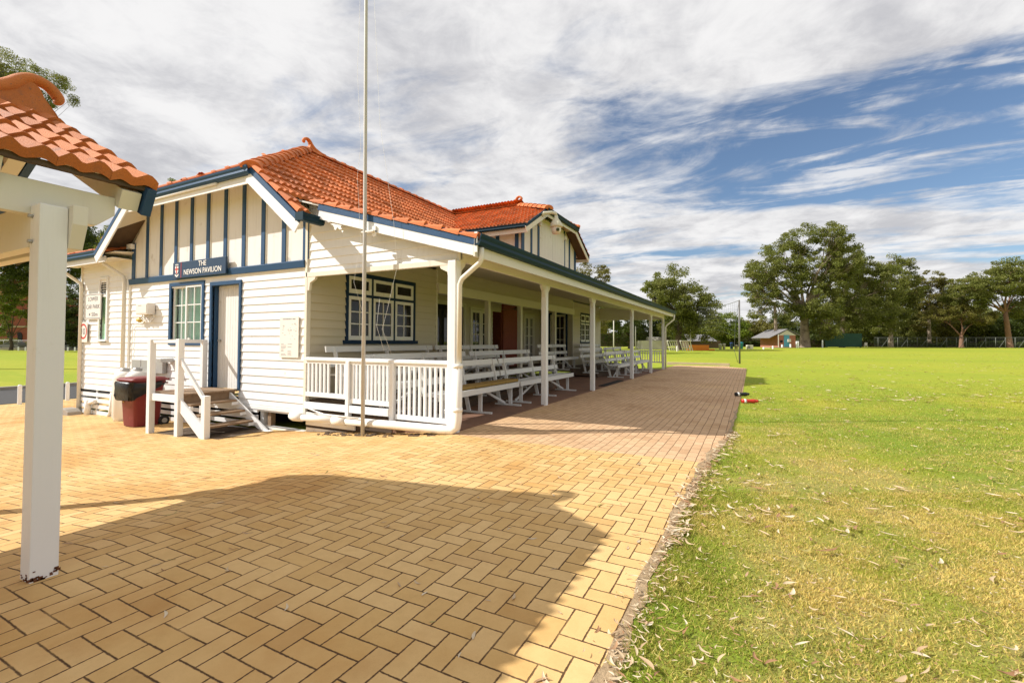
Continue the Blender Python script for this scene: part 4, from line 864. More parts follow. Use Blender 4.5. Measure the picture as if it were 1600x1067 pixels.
# ------------------------------------------------------------ the tiled shelter beside the camera
sh = thing('garden_shelter', 'open timber shelter with a terracotta tiled gable roof, standing closest on the left', 'shelter', (-5.1, 0, 0))
TN = M['terracotta_near']
ex, ez, rx, rz_ = -3.70, 2.462, -5.43, 3.31; ss = (rz_ - ez) / (ex - rx)
ye = 1.735                                            # north verge
PN = [(0.0, 0.010), (0.08, 0.030), (0.18, 0.048), (0.28, 0.052), (0.40, 0.030), (0.50, 0.012), (0.58, 0.012), (0.66, 0.030), (0.74, 0.046), (0.82, 0.050), (0.92, 0.026), (1.0, 0.006)]
rf = MB()
tiles(rf, (ex, ye, ez), (0, -1, 0), Vector((-1, 0, ss)), 6, 24, lambda p: p.x > rx - 0.02, wd=0.265, gauge=0.325, lift=0.03, thick=0.055, seed=5, prof=PN)
tiles(rf, (2 * rx - ex, ye - 24 * 0.265, ez), (0, 1, 0), Vector((1, 0, ss)), 6, 24, lambda p: p.x < rx + 0.02, wd=0.265, gauge=0.325, lift=0.03, thick=0.055, seed=6, prof=PN)
ro = rf.build('roof', TN, sh)
c_ = MB(); ridge_caps(c_, (rx, -4.7, rz_ + 0.03), (rx, 1.15, rz_ + 0.03), 15, rad=0.14, flat=0.9); c_.build('ridge_cap', TN, ro)
finial(MB(), (rx, 1.655, rz_ + 0.055), (0, 1, 0), 0.60, path=[(-1.05, 0.00, 0.10, 0.13), (-0.72, 0.05, 0.10, 0.13), (-0.45, 0.13, 0.10, 0.125), (-0.30, 0.24, 0.095, 0.115), (-0.19, 0.36, 0.085, 0.105), (-0.07, 0.425, 0.075, 0.10), (0.06, 0.41, 0.07, 0.095), (0.15, 0.345, 0.07, 0.09), (0.20, 0.27, 0.07, 0.085), (0.185, 0.22, 0.055, 0.07), (0.15, 0.20, 0.02, 0.03)],
       saddle=[(-1.05, 0.0), (-0.72, 0.10), (-0.45, 0.18), (-0.28, 0.28), (-0.12, 0.36), (-0.02, 0.30), (0.03, 0.18), (0.15, 0.0), (0.20, -0.10), (-1.05, -0.12)]).build('finial', TN, ro)
def srz(x): return rz_ - ss * abs(x - rx)
for k in range(10):                                  # rafters
    y = 0.97 - k * 0.62
    r_ = MB()
    for s_ in (1, -1): r_.bar((rx + s_ * 0.02, y, rz_ - 0.12), (rx + s_ * (ex - rx - 0.06), y, ez - 0.095), 0.05, 0.14)
    r_.build('rafter', CR, sh)
bt = MB()
for s_ in (1, -1):
    for k in range(6): t = (k + 0.1) / 6; x = ex + (rx - ex) * t; xx = rx + s_ * (x - rx); bt.box(xx - 0.02, xx + 0.02, -4.75, ye - 0.05, srz(x) - 0.045, srz(x) - 0.012)
bt.build('batten', M['dark_timber'], sh)
for s_ in (1, -1):
    b_ = MB().bar((rx, ye - 0.035, rz_ - 0.10), (rx + s_ * (ex - rx - 0.01), ye - 0.035, ez - 0.11), 0.055, 0.19); b_.build('barge_board', BL, sh)
    MB().bar((rx, ye - 0.13, rz_ - 0.14), (rx + s_ * (ex - rx - 0.05), ye - 0.13, ez - 0.115), 0.11, 0.13).build('gable_rafter', CR, sh)
def beam_y(x0, x1, z0, z1, y0, y1):
    MB().prism([(y0, z0 + 0.0), (y1 - 0.10, z0), (y1, z0 + 0.09), (y1, z1), (y0, z1)], 'x', x0, x1).build('beam', CR, sh, 0.004)
beam_y(-3.89, -3.815, 2.15, 2.36, -4.6, 1.55); beam_y(-7.03, -6.955, 2.15, 2.36, -4.6, 1.55)
for y in (1.20, -1.9, -4.3):
    for x in (-3.745, -7.08):
        g0 = gz(x, y)
        p = MB().box(x - 0.066, x + 0.066, y - 0.064, y + 0.064, g0 - 0.01, 2.20); po = p.build('post', M['white_post'], sh, 0.005)
        if y == 1.20 and x > -4:                      # rotten, flaking foot of the near post
            rn = random.Random(2); rb = MB()
            for k in range(34):
                f_ = rn.random(); yy_ = y + rn.uniform(-0.062, 0.062) if f_ < .75 else y - 0.0655; xx_ = x + 0.0675 if f_ < .75 else x + rn.uniform(-.06, .06)
                h_ = abs(rn.gauss(0, 0.016)) + (0.028 if yy_ > y else 0.0) * rn.random(); a_ = rn.uniform(0.004, 0.011)
                rb.box(xx_ - (0.0012 if f_ < .75 else a_), xx_ + (0.0012 if f_ < .75 else a_), yy_ - (a_ if f_ < .75 else .0012), yy_ + (a_ if f_ < .75 else .0012), g0 + 0.004 + h_, g0 + 0.004 + h_ + a_ * 1.2)
            rb.build('rot_patch', M['rust'], po)
    for (y0_, y1_, xe_) in ((y + 0.066, y + 0.138, -3.625), (y - 0.055, y + 0.02, -3.812)):
        MB().prism([(-7.20, 2.03), (-7.12, 1.93), (xe_ - 0.06, 1.955), (xe_, 2.10), (xe_, 2.215), (-7.20, 2.20)], 'y', y0_, y1_).build('tie_beam', CR, sh, 0.004)
kp = MB(); kp.box(rx - 0.05, rx + 0.05, 1.12, 1.22, 2.15, 3.05); kp.build('king_post', CR, sh)
for s_ in (1, -1): MB().bar((rx + s_ * 0.05, 1.17, 2.35), (rx + s_ * 0.95, 1.17, 2.62), 0.05, 0.09).build('brace', M['blue_paint'], sh)
for z in (2.13, 1.98): MB().tube([(-3.775, 1.137, z), (-3.775, 1.115, z)], 0.011, 8).build('bolt', M['steel'], sh)

# ------------------------------------------------------------ things by the front wall
st = thing('entry_steps', 'white timber landing and stair with handrails under the blue framed door', 'steps', (-9.5, 5.3, -0.4))
Yf = 4.97; LX0, LX1, LX2 = -10.62, -9.62, -8.76
for (x, zt) in ((LX0, 1.42), (LX1, 1.43), (LX2, 0.40)):
    MB().box(x - 0.057, x + 0.057, Yf - 0.052, Yf + 0.052, gz(x, Yf) - 0.02, zt).build('post', M['white_post'], st, 0.006)
MB().box(LX0 - 0.05, LX0 + 0.05, Y0 - 0.16, Y0 - 0.06, gz(LX0, 6) - 0.02, 1.42).build('post', M['white_post'], st, 0.006)
MB().bar((LX0, Yf + 0.04, 1.385), (LX0, Y0 - 0.16, 1.385), 0.045, 0.075).build('handrail', WP, st)
MB().bar((LX0 + 0.05, Yf, 1.375), (LX1 - 0.05, Yf, 1.385), 0.04, 0.055).build('handrail', WP, st)
MB().bar((LX1 + 0.05, Yf, 1.02), (LX2 - 0.05, Yf, 0.33), 0.045, 0.075).build('handrail', WP, st)
MB().box(LX0 + 0.057, LX1 - 0.057, Yf - 0.022, Yf + 0.022, 0.22, 0.355).build('joist', WP, st)
MB().box(LX1 - 0.022, LX1 + 0.022, Yf + 0.052, Y0 - 0.05, 0.20, 0.345).build('joist', M['tread_timber'], st)
ld = MB()
for k in range(7): y = Yf + 0.055 + k * 0.147; ld.box(LX0 - 0.03, LX1 + 0.07, y, y + 0.143, 0.35, 0.385)
ld.build('landing', M['tread_timber'], st, 0.004)
MB().prism([(LX1 + 0.057, 0.30), (LX2 - 0.057, -0.16), (LX2 - 0.057, -0.39), (LX2 - 0.13, -0.39), (LX1 + 0.057, 0.06)], 'y', Yf - 0.022, Yf + 0.022).build('stringer', WP, st, 0.003)
MB().prism([(LX1 + 0.02, 0.34), (LX2 + 0.42, -0.36), (LX2 + 0.20, -0.37), (LX1 - 0.02, 0.10)], 'y', Y0 - 0.17, Y0 - 0.13).build('stringer', WP, st, 0.003)
MB().box(LX2 + 0.30, LX2 + 0.50, Y0 - 0.22, Y0 - 0.10, -0.40, -0.34).build('foot_block', WP, st, 0.004)
for k in range(3):
    z = 0.17 - k * 0.185; x = LX1 + 0.09 + k * 0.27
    MB().box(x - 0.05, x + 0.25, Yf + 0.03, Y0 - 0.20, z, z + 0.038).build('tread', M['tread_timber'], st, 0.004)
    for (ya_, yb_) in ((Yf + 0.025, Yf + 0.075), (Y0 - 0.30, Y0 - 0.17)): MB().box(x - 0.04, x + 0.24, ya_, yb_, z - 0.065, z - 0.004).build('cleat', WP, st)
sp_ = MB(); n_ = 14
for j in range(n_):
    for i in range(n_):
        x, y = -10.55 + 2.15 * i / (n_ - 1), 4.99 + 1.06 * j / (n_ - 1); sp_.v.append((x, y, gz(x, y) + 0.011 + 0.03 * random.Random(i * 31 + j).random() * (0 < i < n_ - 1 and 0 < j < n_ - 1)))
for j in range(n_ - 1):
    for i in range(n_ - 1): sp_.f.append((j * n_ + i, j * n_ + i + 1, (j + 1) * n_ + i + 1, (j + 1) * n_ + i)); sp_.mi.append(0); sp_.sm.append(False)
tag(sp_.build('soil_patch', M['soil']), kind='structure')
mb = MB(); rn = random.Random(8)
for k in range(70):
    x = rn.uniform(-6.9, -4.3); y = 5.72 + rn.random() * 0.28; a = rn.uniform(0.012, 0.05); z = gz(x, y); mb.prism([(x - a, y - a * .5), (x + a, y - a * .4), (x + a * .7, y + a * .5), (x - a * .5, y + a * .6)], 'z', z, z + 0.012 + a * 0.25)
tag(mb.build('soil_rubble', M['soil']), kind='stuff', label='dark loose earth and leaf rubble under the white drain pipe')

bn = thing('wheelie_bin', 'dark red wheelie bin with a black liner bag folded over its rim', 'bin', (-12.0, 5.45, gz(-12.0, 5.45)))
bx_, by_, bz_ = -12.0, 5.45, gz(-12.0, 5.45)
def ring(wx, wy, z, cx=0, cy=0, r=0.06, n=4):
    pts = []
    for (sx_, sy_, a0) in ((1, 1, 0), (-1, 1, 90), (-1, -1, 180), (1, -1, 270)):
        for k in range(n): a = R(a0 + 90 * k / (n - 1)); pts.append((bx_ + cx + sx_ * (wx - r) + r * math.cos(a), by_ + cy + sy_ * (wy - r) + r * math.sin(a), bz_ + z))
    return pts
def loft(mb, rings, cap=True, mi=0, smooth=True):
    n = len(rings[0]); vs = [p for r in rings for p in r]
    fs = [(i * n + k, i * n + (k + 1) % n, (i + 1) * n + (k + 1) % n, (i + 1) * n + k) for i in range(len(rings) - 1) for k in range(n)]
    mb.add(vs, fs, mi, smooth)
    if cap: mb.add(vs[:n], [tuple(range(n - 1, -1, -1))], mi); mb.add(vs[-n:], [tuple(range(n))], mi)
    return mb
loft(MB(), [ring(0.25, 0.24, 0.02), ring(0.26, 0.25, 0.10), ring(0.31, 0.29, 0.94), ring(0.34, 0.32, 0.945), ring(0.34, 0.32, 0.99), ring(0.30, 0.28, 0.99), ring(0.29, 0.27, 0.90)], True).build('body', M['bin_red'], bn)
li = MB(); loft(li, [ring(0.36, 0.34, 1.0), ring(0.37, 0.35, 1.035), ring(0.33, 0.30, 1.07), ring(0.15, 0.14, 1.085)], True); li.box(bx_ - 0.25, bx_ + 0.25, by_ + 0.30, by_ + 0.42, bz_ + 0.99, bz_ + 1.035); li.build('lid', M['bin_red'], bn, 0.01)
rn = random.Random(5); rings = []
for z, gx_ in ((0.985, 0.342), (0.955, 0.362), (0.89, 0.362), (0.83, 0.35), (0.78, 0.33)):
    rg = ring(gx_, gx_ - 0.02, z, cy=-0.05 * (z < 0.99), r=0.08, n=8)
    rings.append([(x + rn.uniform(-.03, .02) * (1 if x > bx_ else -1), y + rn.uniform(-.03, .03), zz_ + (0 if z > 0.95 else (0.10 - 0.30 * min(1, max(0, (by_ + 0.1 - y) / 0.45))) * (1.01 - z) / 0.24 + rn.uniform(-.022, .022))) for x, y, zz_ in rg])
loft(MB(), rings, False).build('liner_bag', M['bin_bag'], bn)
for s_ in (-1, 1):
    w_ = MB().tube([(bx_ + s_ * 0.25, by_ + 0.30, bz_ + 0.10), (bx_ + s_ * 0.31, by_ + 0.30, bz_ + 0.10)], 0.105, 18); wo = w_.build('wheel', M['rubber'], bn)
    MB().tube([(bx_ + s_ * 0.312, by_ + 0.30, bz_ + 0.10), (bx_ + s_ * 0.318, by_ + 0.30, bz_ + 0.10)], 0.055, 14).build('hub', M['steel'], wo)
MB().tube([(bx_ - 0.22, by_ + 0.39, bz_ + 0.93), (bx_ + 0.22, by_ + 0.39, bz_ + 0.93)], 0.018, 8).build('handle', M['bin_red'], bn)
MB().tube([(bx_ - 0.15, by_ - 0.268, bz_ + 0.55), (bx_ - 0.15, by_ - 0.29, bz_ + 0.55)], 0.016, 8).build('tag', M['yellow_plastic'], bn)

for i, (x, lb) in enumerate(((-13.55, 'white gas cylinder standing left of its twin behind the red bin'), (-12.95, 'white gas cylinder standing right of its twin behind the red bin'))):
    t = thing('gas_cylinder', lb, 'gas cylinder', (x, 5.78, gz(x, 5.78)), 'white gas cylinders behind the bin')
    MB().lathe((x, 5.78, gz(x, 5.78)), [(0.0, 0.0), (0.20, 0.0), (0.20, 0.06), (0.23, 0.10), (0.235, 1.02), (0.22, 1.10), (0.16, 1.17), (0.07, 1.20), (0, 1.20)], 20).build('tank', M['pvc_white'], t)
    MB().lathe((x, 5.78, gz(x, 5.78) + 1.19), [(0.09, 0), (0.09, 0.08), (0.085, 0.08), (0.085, 0)], 14).build('collar', M['steel'], t)
mt = MB(); mt.box(-13.70, -13.28, Y0 - 0.10, Y0 - 0.03, 0.70, 0.92); mt.box(-13.20, -12.25, Y0 - 0.12, Y0 - 0.03, 0.62, 0.92); mt.prism([(-12.2, 0.98), (-11.95, 0.98), (-11.95, 0.90), (-12.2, 0.94)], 'y', Y0 - 0.3, Y0 - 0.03)
tag(mt.build('pipe_cover', M['steel'], bevel=0.006), 'grey sheet metal cover fixed to the boards above the gas cylinders', 'metal cover')

mb = thing('meter_box', 'small white meter box with yellow tap and loose wires on the front wall', 'meter box', (-13.0, Y0, 2.1))
MB().box(-13.33, -12.80, Y0 - 0.20, Y0 - 0.03, 2.02, 2.30).build('box', M['plate_white'], mb, 0.012)
MB().box(-13.30, -12.83, Y0 - 0.208, Y0 - 0.201, 2.05, 2.27).build('door', M['plate_white'], mb, 0.003)
MB().box(-13.20, -13.05, Y0 - 0.212, Y0 - 0.209, 2.235, 2.245).build('label_strip', M['letter_grey'], mb)
v_ = MB(); v_.tube([(-13.45, Y0 - 0.10, 1.90), (-13.25, Y0 - 0.10, 1.90)], 0.04, 10); v_.tube([(-13.35, Y0 - 0.10, 1.96), (-13.35, Y0 - 0.10, 1.84)], 0.035, 10); v_.tube([(-13.35, Y0 - 0.10, 1.90), (-13.35, Y0 - 0.03, 1.90)], 0.025, 8); v_.build('tap', M['yellow_plastic'], mb)
wr = MB(); rn = random.Random(1)
for k in range(5):
    a = -13.2 + k * 0.07; wr.tube([(a, Y0 - 0.10, 2.03), (a + rn.uniform(-.08, .08), Y0 - 0.12, 1.93), (a + 0.12 + rn.uniform(-.1, .1), Y0 - 0.11, 1.84), (a + 0.16, Y0 - 0.08, 1.93), (a + 0.12, Y0 - 0.06, 2.03)], 0.009, 6)
wr.tube([(-13.3, Y0 - 0.04, 1.78), (-13.75, Y0 - 0.04, 1.79), (-13.82, Y0 - 0.04, 1.74), (-13.84, Y0 - 0.04, 0.9)], 0.008, 6); wr.build('wire', M['pvc_white'], mb)

# name sign with crest
sg = thing('name_sign', 'long navy blue name board reading THE NEWSON PAVILION with a red cross crest', 'sign', (-10.87, Y0 - 0.1, 3.0))
ys_ = Y0 - 0.10
MB().box(-11.88, -9.875, ys_ - 0.025, ys_ + 0.02, 2.825, 3.19).build('board', M['sign_navy'], sg, 0.004)
rot = (math.pi / 2, 0, 0)
text_part('lettering', 'THE', (0.29, 0.112), (-10.72, ys_ - 0.027, 3.105), rot, M['letter_white'], sg, 0.002, 0.006)
text_part('lettering', 'NEWSON PAVILION', (1.40, 0.118), (-10.73, ys_ - 0.027, 2.945), rot, M['letter_white'], sg, 0.002, 0.006)
MB().box(-11.555, -11.54, ys_ - 0.028, ys_ - 0.0255, 2.83, 3.185).build('stripe', M['sign_red'], sg)
cr = MB(); cx_ = -11.72
cr.prism([(cx_ - 0.065, 3.10), (cx_ + 0.065, 3.10), (cx_ + 0.065, 3.00), (cx_ + 0.045, 2.95), (cx_, 2.915), (cx_ - 0.045, 2.95), (cx_ - 0.065, 3.00)], 'y', ys_ - 0.029, ys_ - 0.0255)
cr.prism([(cx_ - 0.075, 2.925), (cx_ - 0.03, 2.905), (cx_, 2.885), (cx_ + 0.03, 2.905), (cx_ + 0.075, 2.925), (cx_ + 0.07, 2.89), (cx_, 2.85), (cx_ - 0.07, 2.89)], 'y', ys_ - 0.028, ys_ - 0.0255)
for q in (-0.045, 0, 0.045): cr.box(cx_ + q - 0.014, cx_ + q + 0.014, ys_ - 0.028, ys_ - 0.0255, 3.12, 3.15)
cr.build('crest', M['letter_white'], sg)
MB().box(cx_ - 0.017, cx_ + 0.017, ys_ - 0.032, ys_ - 0.0295, 2.93, 3.097).box(cx_ - 0.062, cx_ - 0.018, ys_ - 0.032, ys_ - 0.0295, 3.015, 3.05).box(cx_ + 0.018, cx_ + 0.062, ys_ - 0.032, ys_ - 0.0295, 3.015, 3.05).build('cross', M['sign_red'], sg)
# paper notice
nt = thing('notice_sheet', 'white printed notice sheet fixed to the boards right of the door', 'notice', (-7.95, Y0, 1.5))
MB().box(-8.22, -7.68, Y0 - 0.045, Y0 - 0.030, 1.08, 1.87).build('sheet', M['plate_white'], nt)
ln = MB(); rn = random.Random(3)
for k in range(9): ln.box(-8.13 + k * 0.042, -8.13 + k * 0.042 + rn.uniform(.02, .036), Y0 - 0.0475, Y0 - 0.0455, 1.815, 1.832)
for k in range(9):
    for (a, b) in ((-8.17, -8.0), (-7.98, -7.84)):
        if rn.random() < 0.85: ln.box(a, a + (b - a) * rn.uniform(.4, .9), Y0 - 0.0475, Y0 - 0.0455, 1.12 + k * 0.027, 1.126 + k * 0.027)
for k in range(26): x = rn.uniform(-8.15, -7.75); z = rn.uniform(1.42, 1.74); ln.box(x, x + rn.uniform(.015, .05), Y0 - 0.0475, Y0 - 0.0455, z, z + 0.005)
ln.build('print', M['letter_grey'], nt)
# car park sign and speed sign on the left wing
cs_ = thing('car_park_sign', 'white framed sign reading LOWER CAR PARK 50m on the left wing', 'sign', (-15.9, Y0, 2.3))
yq = Y0 - 0.035; sx0, sx1, sz0, sz1 = -16.38, -15.48, 1.97, 2.66; sm_ = (sx0 + sx1) / 2
MB().box(sx0, sx1, yq - 0.008, yq, sz0, sz1).build('plate', M['plate_white'], cs_)
fr = MB(); fr.box(sx0 + .02, sx1 - .02, yq - 0.011, yq - 0.009, sz1 - .035, sz1 - .02); fr.box(sx0 + .02, sx1 - .02, yq - 0.011, yq - 0.009, sz0 + .02, sz0 + .035); fr.box(sx0 + .02, sx0 + .035, yq - 0.011, yq - 0.009, sz0 + .035, sz1 - .035); fr.box(sx1 - .035, sx1 - .02, yq - 0.011, yq - 0.009, sz0 + .035, sz1 - .035); fr.build('border', M['letter_grey'], cs_)
text_part('lettering', 'LOWER', (0.56, 0.115), (sm_, yq - 0.010, 2.52), rot, M['letter_grey'], cs_, 0.001)
text_part('lettering', 'CAR PARK', (0.76, 0.115), (sm_, yq - 0.010, 2.31), rot, M['letter_grey'], cs_, 0.001)
text_part('lettering', '50m', (0.34, 0.11), (sm_ + 0.10, yq - 0.010, 2.10), rot, M['letter_grey'], cs_, 0.001)
MB().prism([(sm_ - 0.24, 2.10), (sm_ - 0.15, 2.145), (sm_ - 0.15, 2.055)], 'y', yq - 0.011, yq - 0.009).build('arrow', M['letter_grey'], cs_)
sp = thing('speed_sign', 'white sign with a red ring and black 10 beneath the car park sign', 'sign', (-16.5, Y0, 1.6))
MB().box(-16.69, -16.23, yq - 0.006, yq, 1.34, 1.90).build('plate', M['plate_white'], sp)
rg = MB(); N_ = 32
for k in range(N_ + 1):
    a = 2 * math.pi * k / N_
    for r_ in (0.165, 0.215): rg.v.append((-16.46 + r_ * math.cos(a), yq - 0.008, 1.64 + r_ * math.sin(a)))
for k in range(N_): rg.f.append((2 * k, 2 * k + 1, 2 * k + 3, 2 * k + 2)); rg.mi.append(0); rg.sm.append(False)
rg.build('red_ring', M['sign_red'], sp); text_part('lettering', '10', (0.20, 0.17), (-16.46, yq - 0.008, 1.64), rot, M['letter_grey'], sp, 0.001)
cb = MB(); cb.prism([(-17.05, -0.68), (-16.25, -0.68), (-16.28, -0.54), (-16.45, -0.47), (-16.8, -0.46), (-17.0, -0.55)], 'y', 5.68, 5.98)
tag(cb.build('splash_block', M['concrete'], bevel=0.02), 'rounded grey concrete block at the foot of the left wing downpipe', 'concrete block')
# flagpole
fp = thing('flagpole', 'tall slender pale metal flagpole with loose halyards in front of the verandah', 'flagpole', (-5.735, 5.765, gz(-5.735, 5.765)))
px0, py0 = -5.735, 5.765
MB().tube([(px0, py0, gz(px0, py0) - 0.02), (px0 - 0.005, py0, 3.2), (px0 - 0.06, py0, 9.5), (px0 - 0.10, py0, 12.5)], [0.033, 0.031, 0.026, 0.022], 14).build('pole', M['pole_metal'], fp)
br = MB(); br.box(px0 - 0.07, px0 + 0.20, py0 - 0.02, py0 + 0.055, 3.22, 3.245); br.box(px0 + 0.13, px0 + 0.20, py0 + 0.03, py0 + 0.055, 3.15, 3.32); br.build('bracket', M['pvc_white'], fp)
q = lambda dx, z, dy=0.0: (px0 + dx, py0 - 0.02 + dy, z)
hy = MB(); hy.tube([q(-.16, 12.4), q(-.11, 8.6), q(-.20, 6.0), q(-.10, 4.7), q(-.17, 4.2), q(-.08, 3.1), q(-.22, 2.4), q(-.02, 1.9)], 0.0020, 5)
hy.tube([q(-.04, 12.4), q(.10, 8.0), q(.32, 5.0), q(.64, 3.3), q(.72, 2.6), q(.52, 1.9), q(.42, 1.6), q(.62, 1.2)], 0.0020, 5)
hy.tube([q(.36, 2.1), q(.30, 1.65), q(.46, 1.25)], 0.0020, 5); hy.build('halyard', M['pvc_white'], fp)
# security camera on the loft gable
sc = thing('security_camera', 'cream dome security camera hanging from a curved arm on the loft gable', 'camera', (-5.9, 14.2, 5.5))
cY = 14.28
MB().tube([(-6.02, cY - 0.45, 5.52), (-6.0, cY - 0.35, 5.62), (-5.82, cY - 0.1, 5.68), (-5.72, cY, 5.66), (-5.70, cY, 5.58)], 0.055, 10).build('arm', M['cam_cream'], sc)
MB().lathe((-5.70, cY, 5.08), [(0.0, 0.50), (0.06, 0.50), (0.07, 0.42), (0.17, 0.28), (0.21, 0.18), (0.215, 0.12), (0.20, 0.11), (0, 0.11)], 18).build('housing', M['cam_cream'], sc)
MB().lathe((-5.70, cY, 5.0), [(0.16, 0.19), (0.165, 0.08), (0.12, -0.02), (0.0, -0.05)], 16).build('dome', M['plate_white'], sc)
MB().tube([(-5.60, cY - 0.12, 5.09), (-5.575, cY - 0.14, 5.085)], 0.055, 12).build('lens', M['lens_black'], sc)

# ------------------------------------------------------------ verandah benches
BP = M['bench_paint']
def bench(L, label, x, y0, z, cushion=False):
    """white slatted bench facing +x, back line at x; copied with its parts"""
    t = thing('bench', label, 'bench', (0, 0, 0), 'white slatted benches on the verandah')
    s_ = MB()
    for k in range(3): s_.box(0.02 + k * 0.145, 0.155 + k * 0.145, 0, L, 0.465, 0.495)
    s_.build('seat', BP, t, 0.004)
    MB().box(0.44, 0.47, 0, L, 0.40, 0.505).build('apron', BP, t, 0.003)
    for (zz_, dx) in ((0.62, -0.055), (0.90, -0.115)):
        MB().bar((dx, 0, zz_ + 0.055), (dx, L, zz_ + 0.055), 0.028, 0.115, (-0.2, 0, 1)).build('back_rail', BP, t, 0.003)
    for y in (0.22, L / 2, L - 0.22):
        MB().bar((0.10, y, 0.03), (-0.125, y, 1.0), 0.035, 0.075, (1, 0, 0.2)).build('back_leg', BP, t)
        MB().bar((0.36, y, 0.0), (0.36, y, 0.465), 0.035, 0.075, (1, 0, 0)).build('front_leg', BP, t)
        MB().box(-0.02, 0.62, y - 0.02, y + 0.02, 0.0, 0.04).build('foot_bar', BP, t)
    for (ya_, yb_) in ((0.22, L / 2 - 0.25), (L - 0.22, L / 2 + 0.25)): MB().bar((0.22, ya_, 0.05), (0.22, yb_, 0.45), 0.03, 0.05).build('brace', BP, t)
    t.location = (x, y0, z); return t
def relabel(src, label, x, y0, z):
    c = copy_tree(src); c.location = (x, y0, z); c['label'] = label; return c
b0 = bench(3.0, 'front row white bench with a mustard cushion, nearest the camera', -5.06, 6.32, 0.004)
b1 = bench(3.5, 'front row white bench between the second and third verandah posts', -5.06, 9.40, 0.004)
b2 = bench(3.3, 'front row white bench just beyond the fourth verandah post', -5.06, 18.05, 0.004)
for src, lb, x, y, z in ((b2, 'front row white bench nearest the far end railing', -5.06, 21.5, 0.004),
        (b2, 'middle row white bench behind the near end railing, close to the corner post', -6.05, 6.22, 0.15), (b1, 'middle row white bench in front of the open hall doorway', -6.05, 9.72, 0.15),
        (b2, 'middle row white bench directly behind the third post, right of the brick pier', -6.05, 17.95, 0.15), (b2, 'middle row white bench nearest the far end railing', -6.05, 21.5, 0.15),
        (b2, 'back row white bench directly under the triple blue framed window', -7.02, 6.2, 0.29), (b2, 'back row white bench in front of the glazed hall doors', -7.02, 9.62, 0.29),
        (b0, 'back row white bench before the dark blue framed doorway', -7.02, 16.0, 0.29), (b2, 'back row white bench under the far wing window', -7.02, 20.9, 0.29)):
    relabel(src, lb, x, y, z)
cu = thing('seat_cushion', 'long flat mustard brown cushion lying on the front bench', 'cushion', (-4.84, 7.9, 0.5))
c_ = MB()
for k in range(4): c_.box(-5.00, -4.68, 7.0 + k * 0.62, 7.61 + k * 0.62, 0.502, 0.565)
c_.build('pad', M['cushion'], cu, 0.022)
# bottles on the lawn edge
def bottle(name, label, x, y, rot_, mat, s=1.0):
    t = thing(name, label, 'bottle', (0, 0, 0)); b = MB()
    def T(u, r): return (u, r)
    prof = [(-0.14, 0.001), (-0.14, 0.036), (-0.05, 0.038), (0.0, 0.031), (0.05, 0.038), (0.10, 0.036), (0.115, 0.028)]
    b.tube([(u * s, 0, 0.04 * s) for u, r in prof], [r * s for u, r in prof], 14); b.build('body', mat, t)
    MB().tube([(0.116 * s, 0, 0.04 * s), (0.145 * s, 0, 0.04 * s), (0.17 * s, 0, 0.04 * s)], [0.028 * s, 0.027 * s, 0.012 * s], 12).build('cap', mat, t)
    MB().tube([(-0.10 * s, 0, 0.04 * s), (-0.06 * s, 0, 0.04 * s)], 0.0392 * s, 14).build('band', M['letter_white'], t)
    t.location = (x, y, gz(x, y) + 0.008); t.rotation_euler = (0, 0, rot_)
bottle('drink_bottle', 'bright red drink bottle lying on the grass at the paving edge', -0.03, 12.1, R(25), M['bottle_red'], 1.25)
bottle('drink_bottle', 'black drink bottle lying on the paving edge beyond the red bottle', -0.21, 13.6, R(35), M['bottle_black'], 1.3)

# ------------------------------------------------------------ far things
def wl(s, D, h=0.0):                                 # a point on the ground, across / away from the camera
    x, y = W(s, D); return x, y, gz(x, y) + h
def bollard(label, x, y, r=0.055, h=0.64, name='bollard', group=None):
    z = gz(x, y)
    tag(MB().lathe((x, y, z), [(r, -0.05), (r, h * 0.90), (r * 0.92, h * 0.95), (r * 0.6, h * 0.99), (0, h)], 12).build(name, M['white_post']), label, 'bollard', group)
G_ = 'white bollards along the road'
bollard('white bollard left of the shelter post, on the near side of the road', -20.95, 6.12, group=G_); bollard('white bollard seen just right of the shelter post, on the near side of the road', -20.9, 7.28, group=G_)
bollard('white bollard at the left picture edge, on the far side of the road', -28.5, 7.45, 0.09, 0.75, group=G_); bollard('white bollard behind the road right of the shelter post', -28.3, 9.6, 0.08, 0.66, group=G_)
for i in range(14):
    s = (-1.085 + i * 0.0155) * 90; x, y, z = wl(s, 92)
    bollard('small white bollard in the far row before the parked cars', x, y, 0.12, 0.75, group='far row of white bollards')
# net posts and net
def post(name, label, cat, x, y, h, r, mat, group=None):
    z = gz(x, y); return tag(MB().tube([(x, y, z - 0.05), (x, y, z + h)], [r, r * 0.85], 8).build(name, mat), label, cat, group)
post('net_post', 'tall grey net post standing on the lawn beyond the paving', 'post', -0.64, 34.4, 4.25, 0.06, M['net_pole'])
nt = MB(); A_, B_ = Vector((-0.64, 34.4, 4.25)), Vector((-4.6, 50.2, 5.0)); N_ = 26
def np_(i, k): t = i / N_; p = A_.lerp(B_, t); return (p.x, p.y, p.z - 0.9 * t * (1 - t) - k * 0.42 * (1 - 0.25 * math.sin(t * 3.14)) - 0.02)
nt.tube([np_(i, 0) for i in range(N_ + 1)], 0.018, 5)
for k in range(1, 7): nt.tube([np_(i, k) for i in range(N_ + 1)], 0.005, 3)
for i in range(0, N_ + 1): nt.tube([np_(i, 0), np_(i, 6)], 0.005, 3)
nt.tube([(-0.66, 34.4, 4.2), (-0.9, 34.5, 2.4), (-0.95, 34.4, 0.9), (-0.75, 34.3, 0.1)], 0.012, 4)
tag(nt.build('ball_net', M['wire']), 'sagging black net strung from the net post away behind the pavilion', 'net')
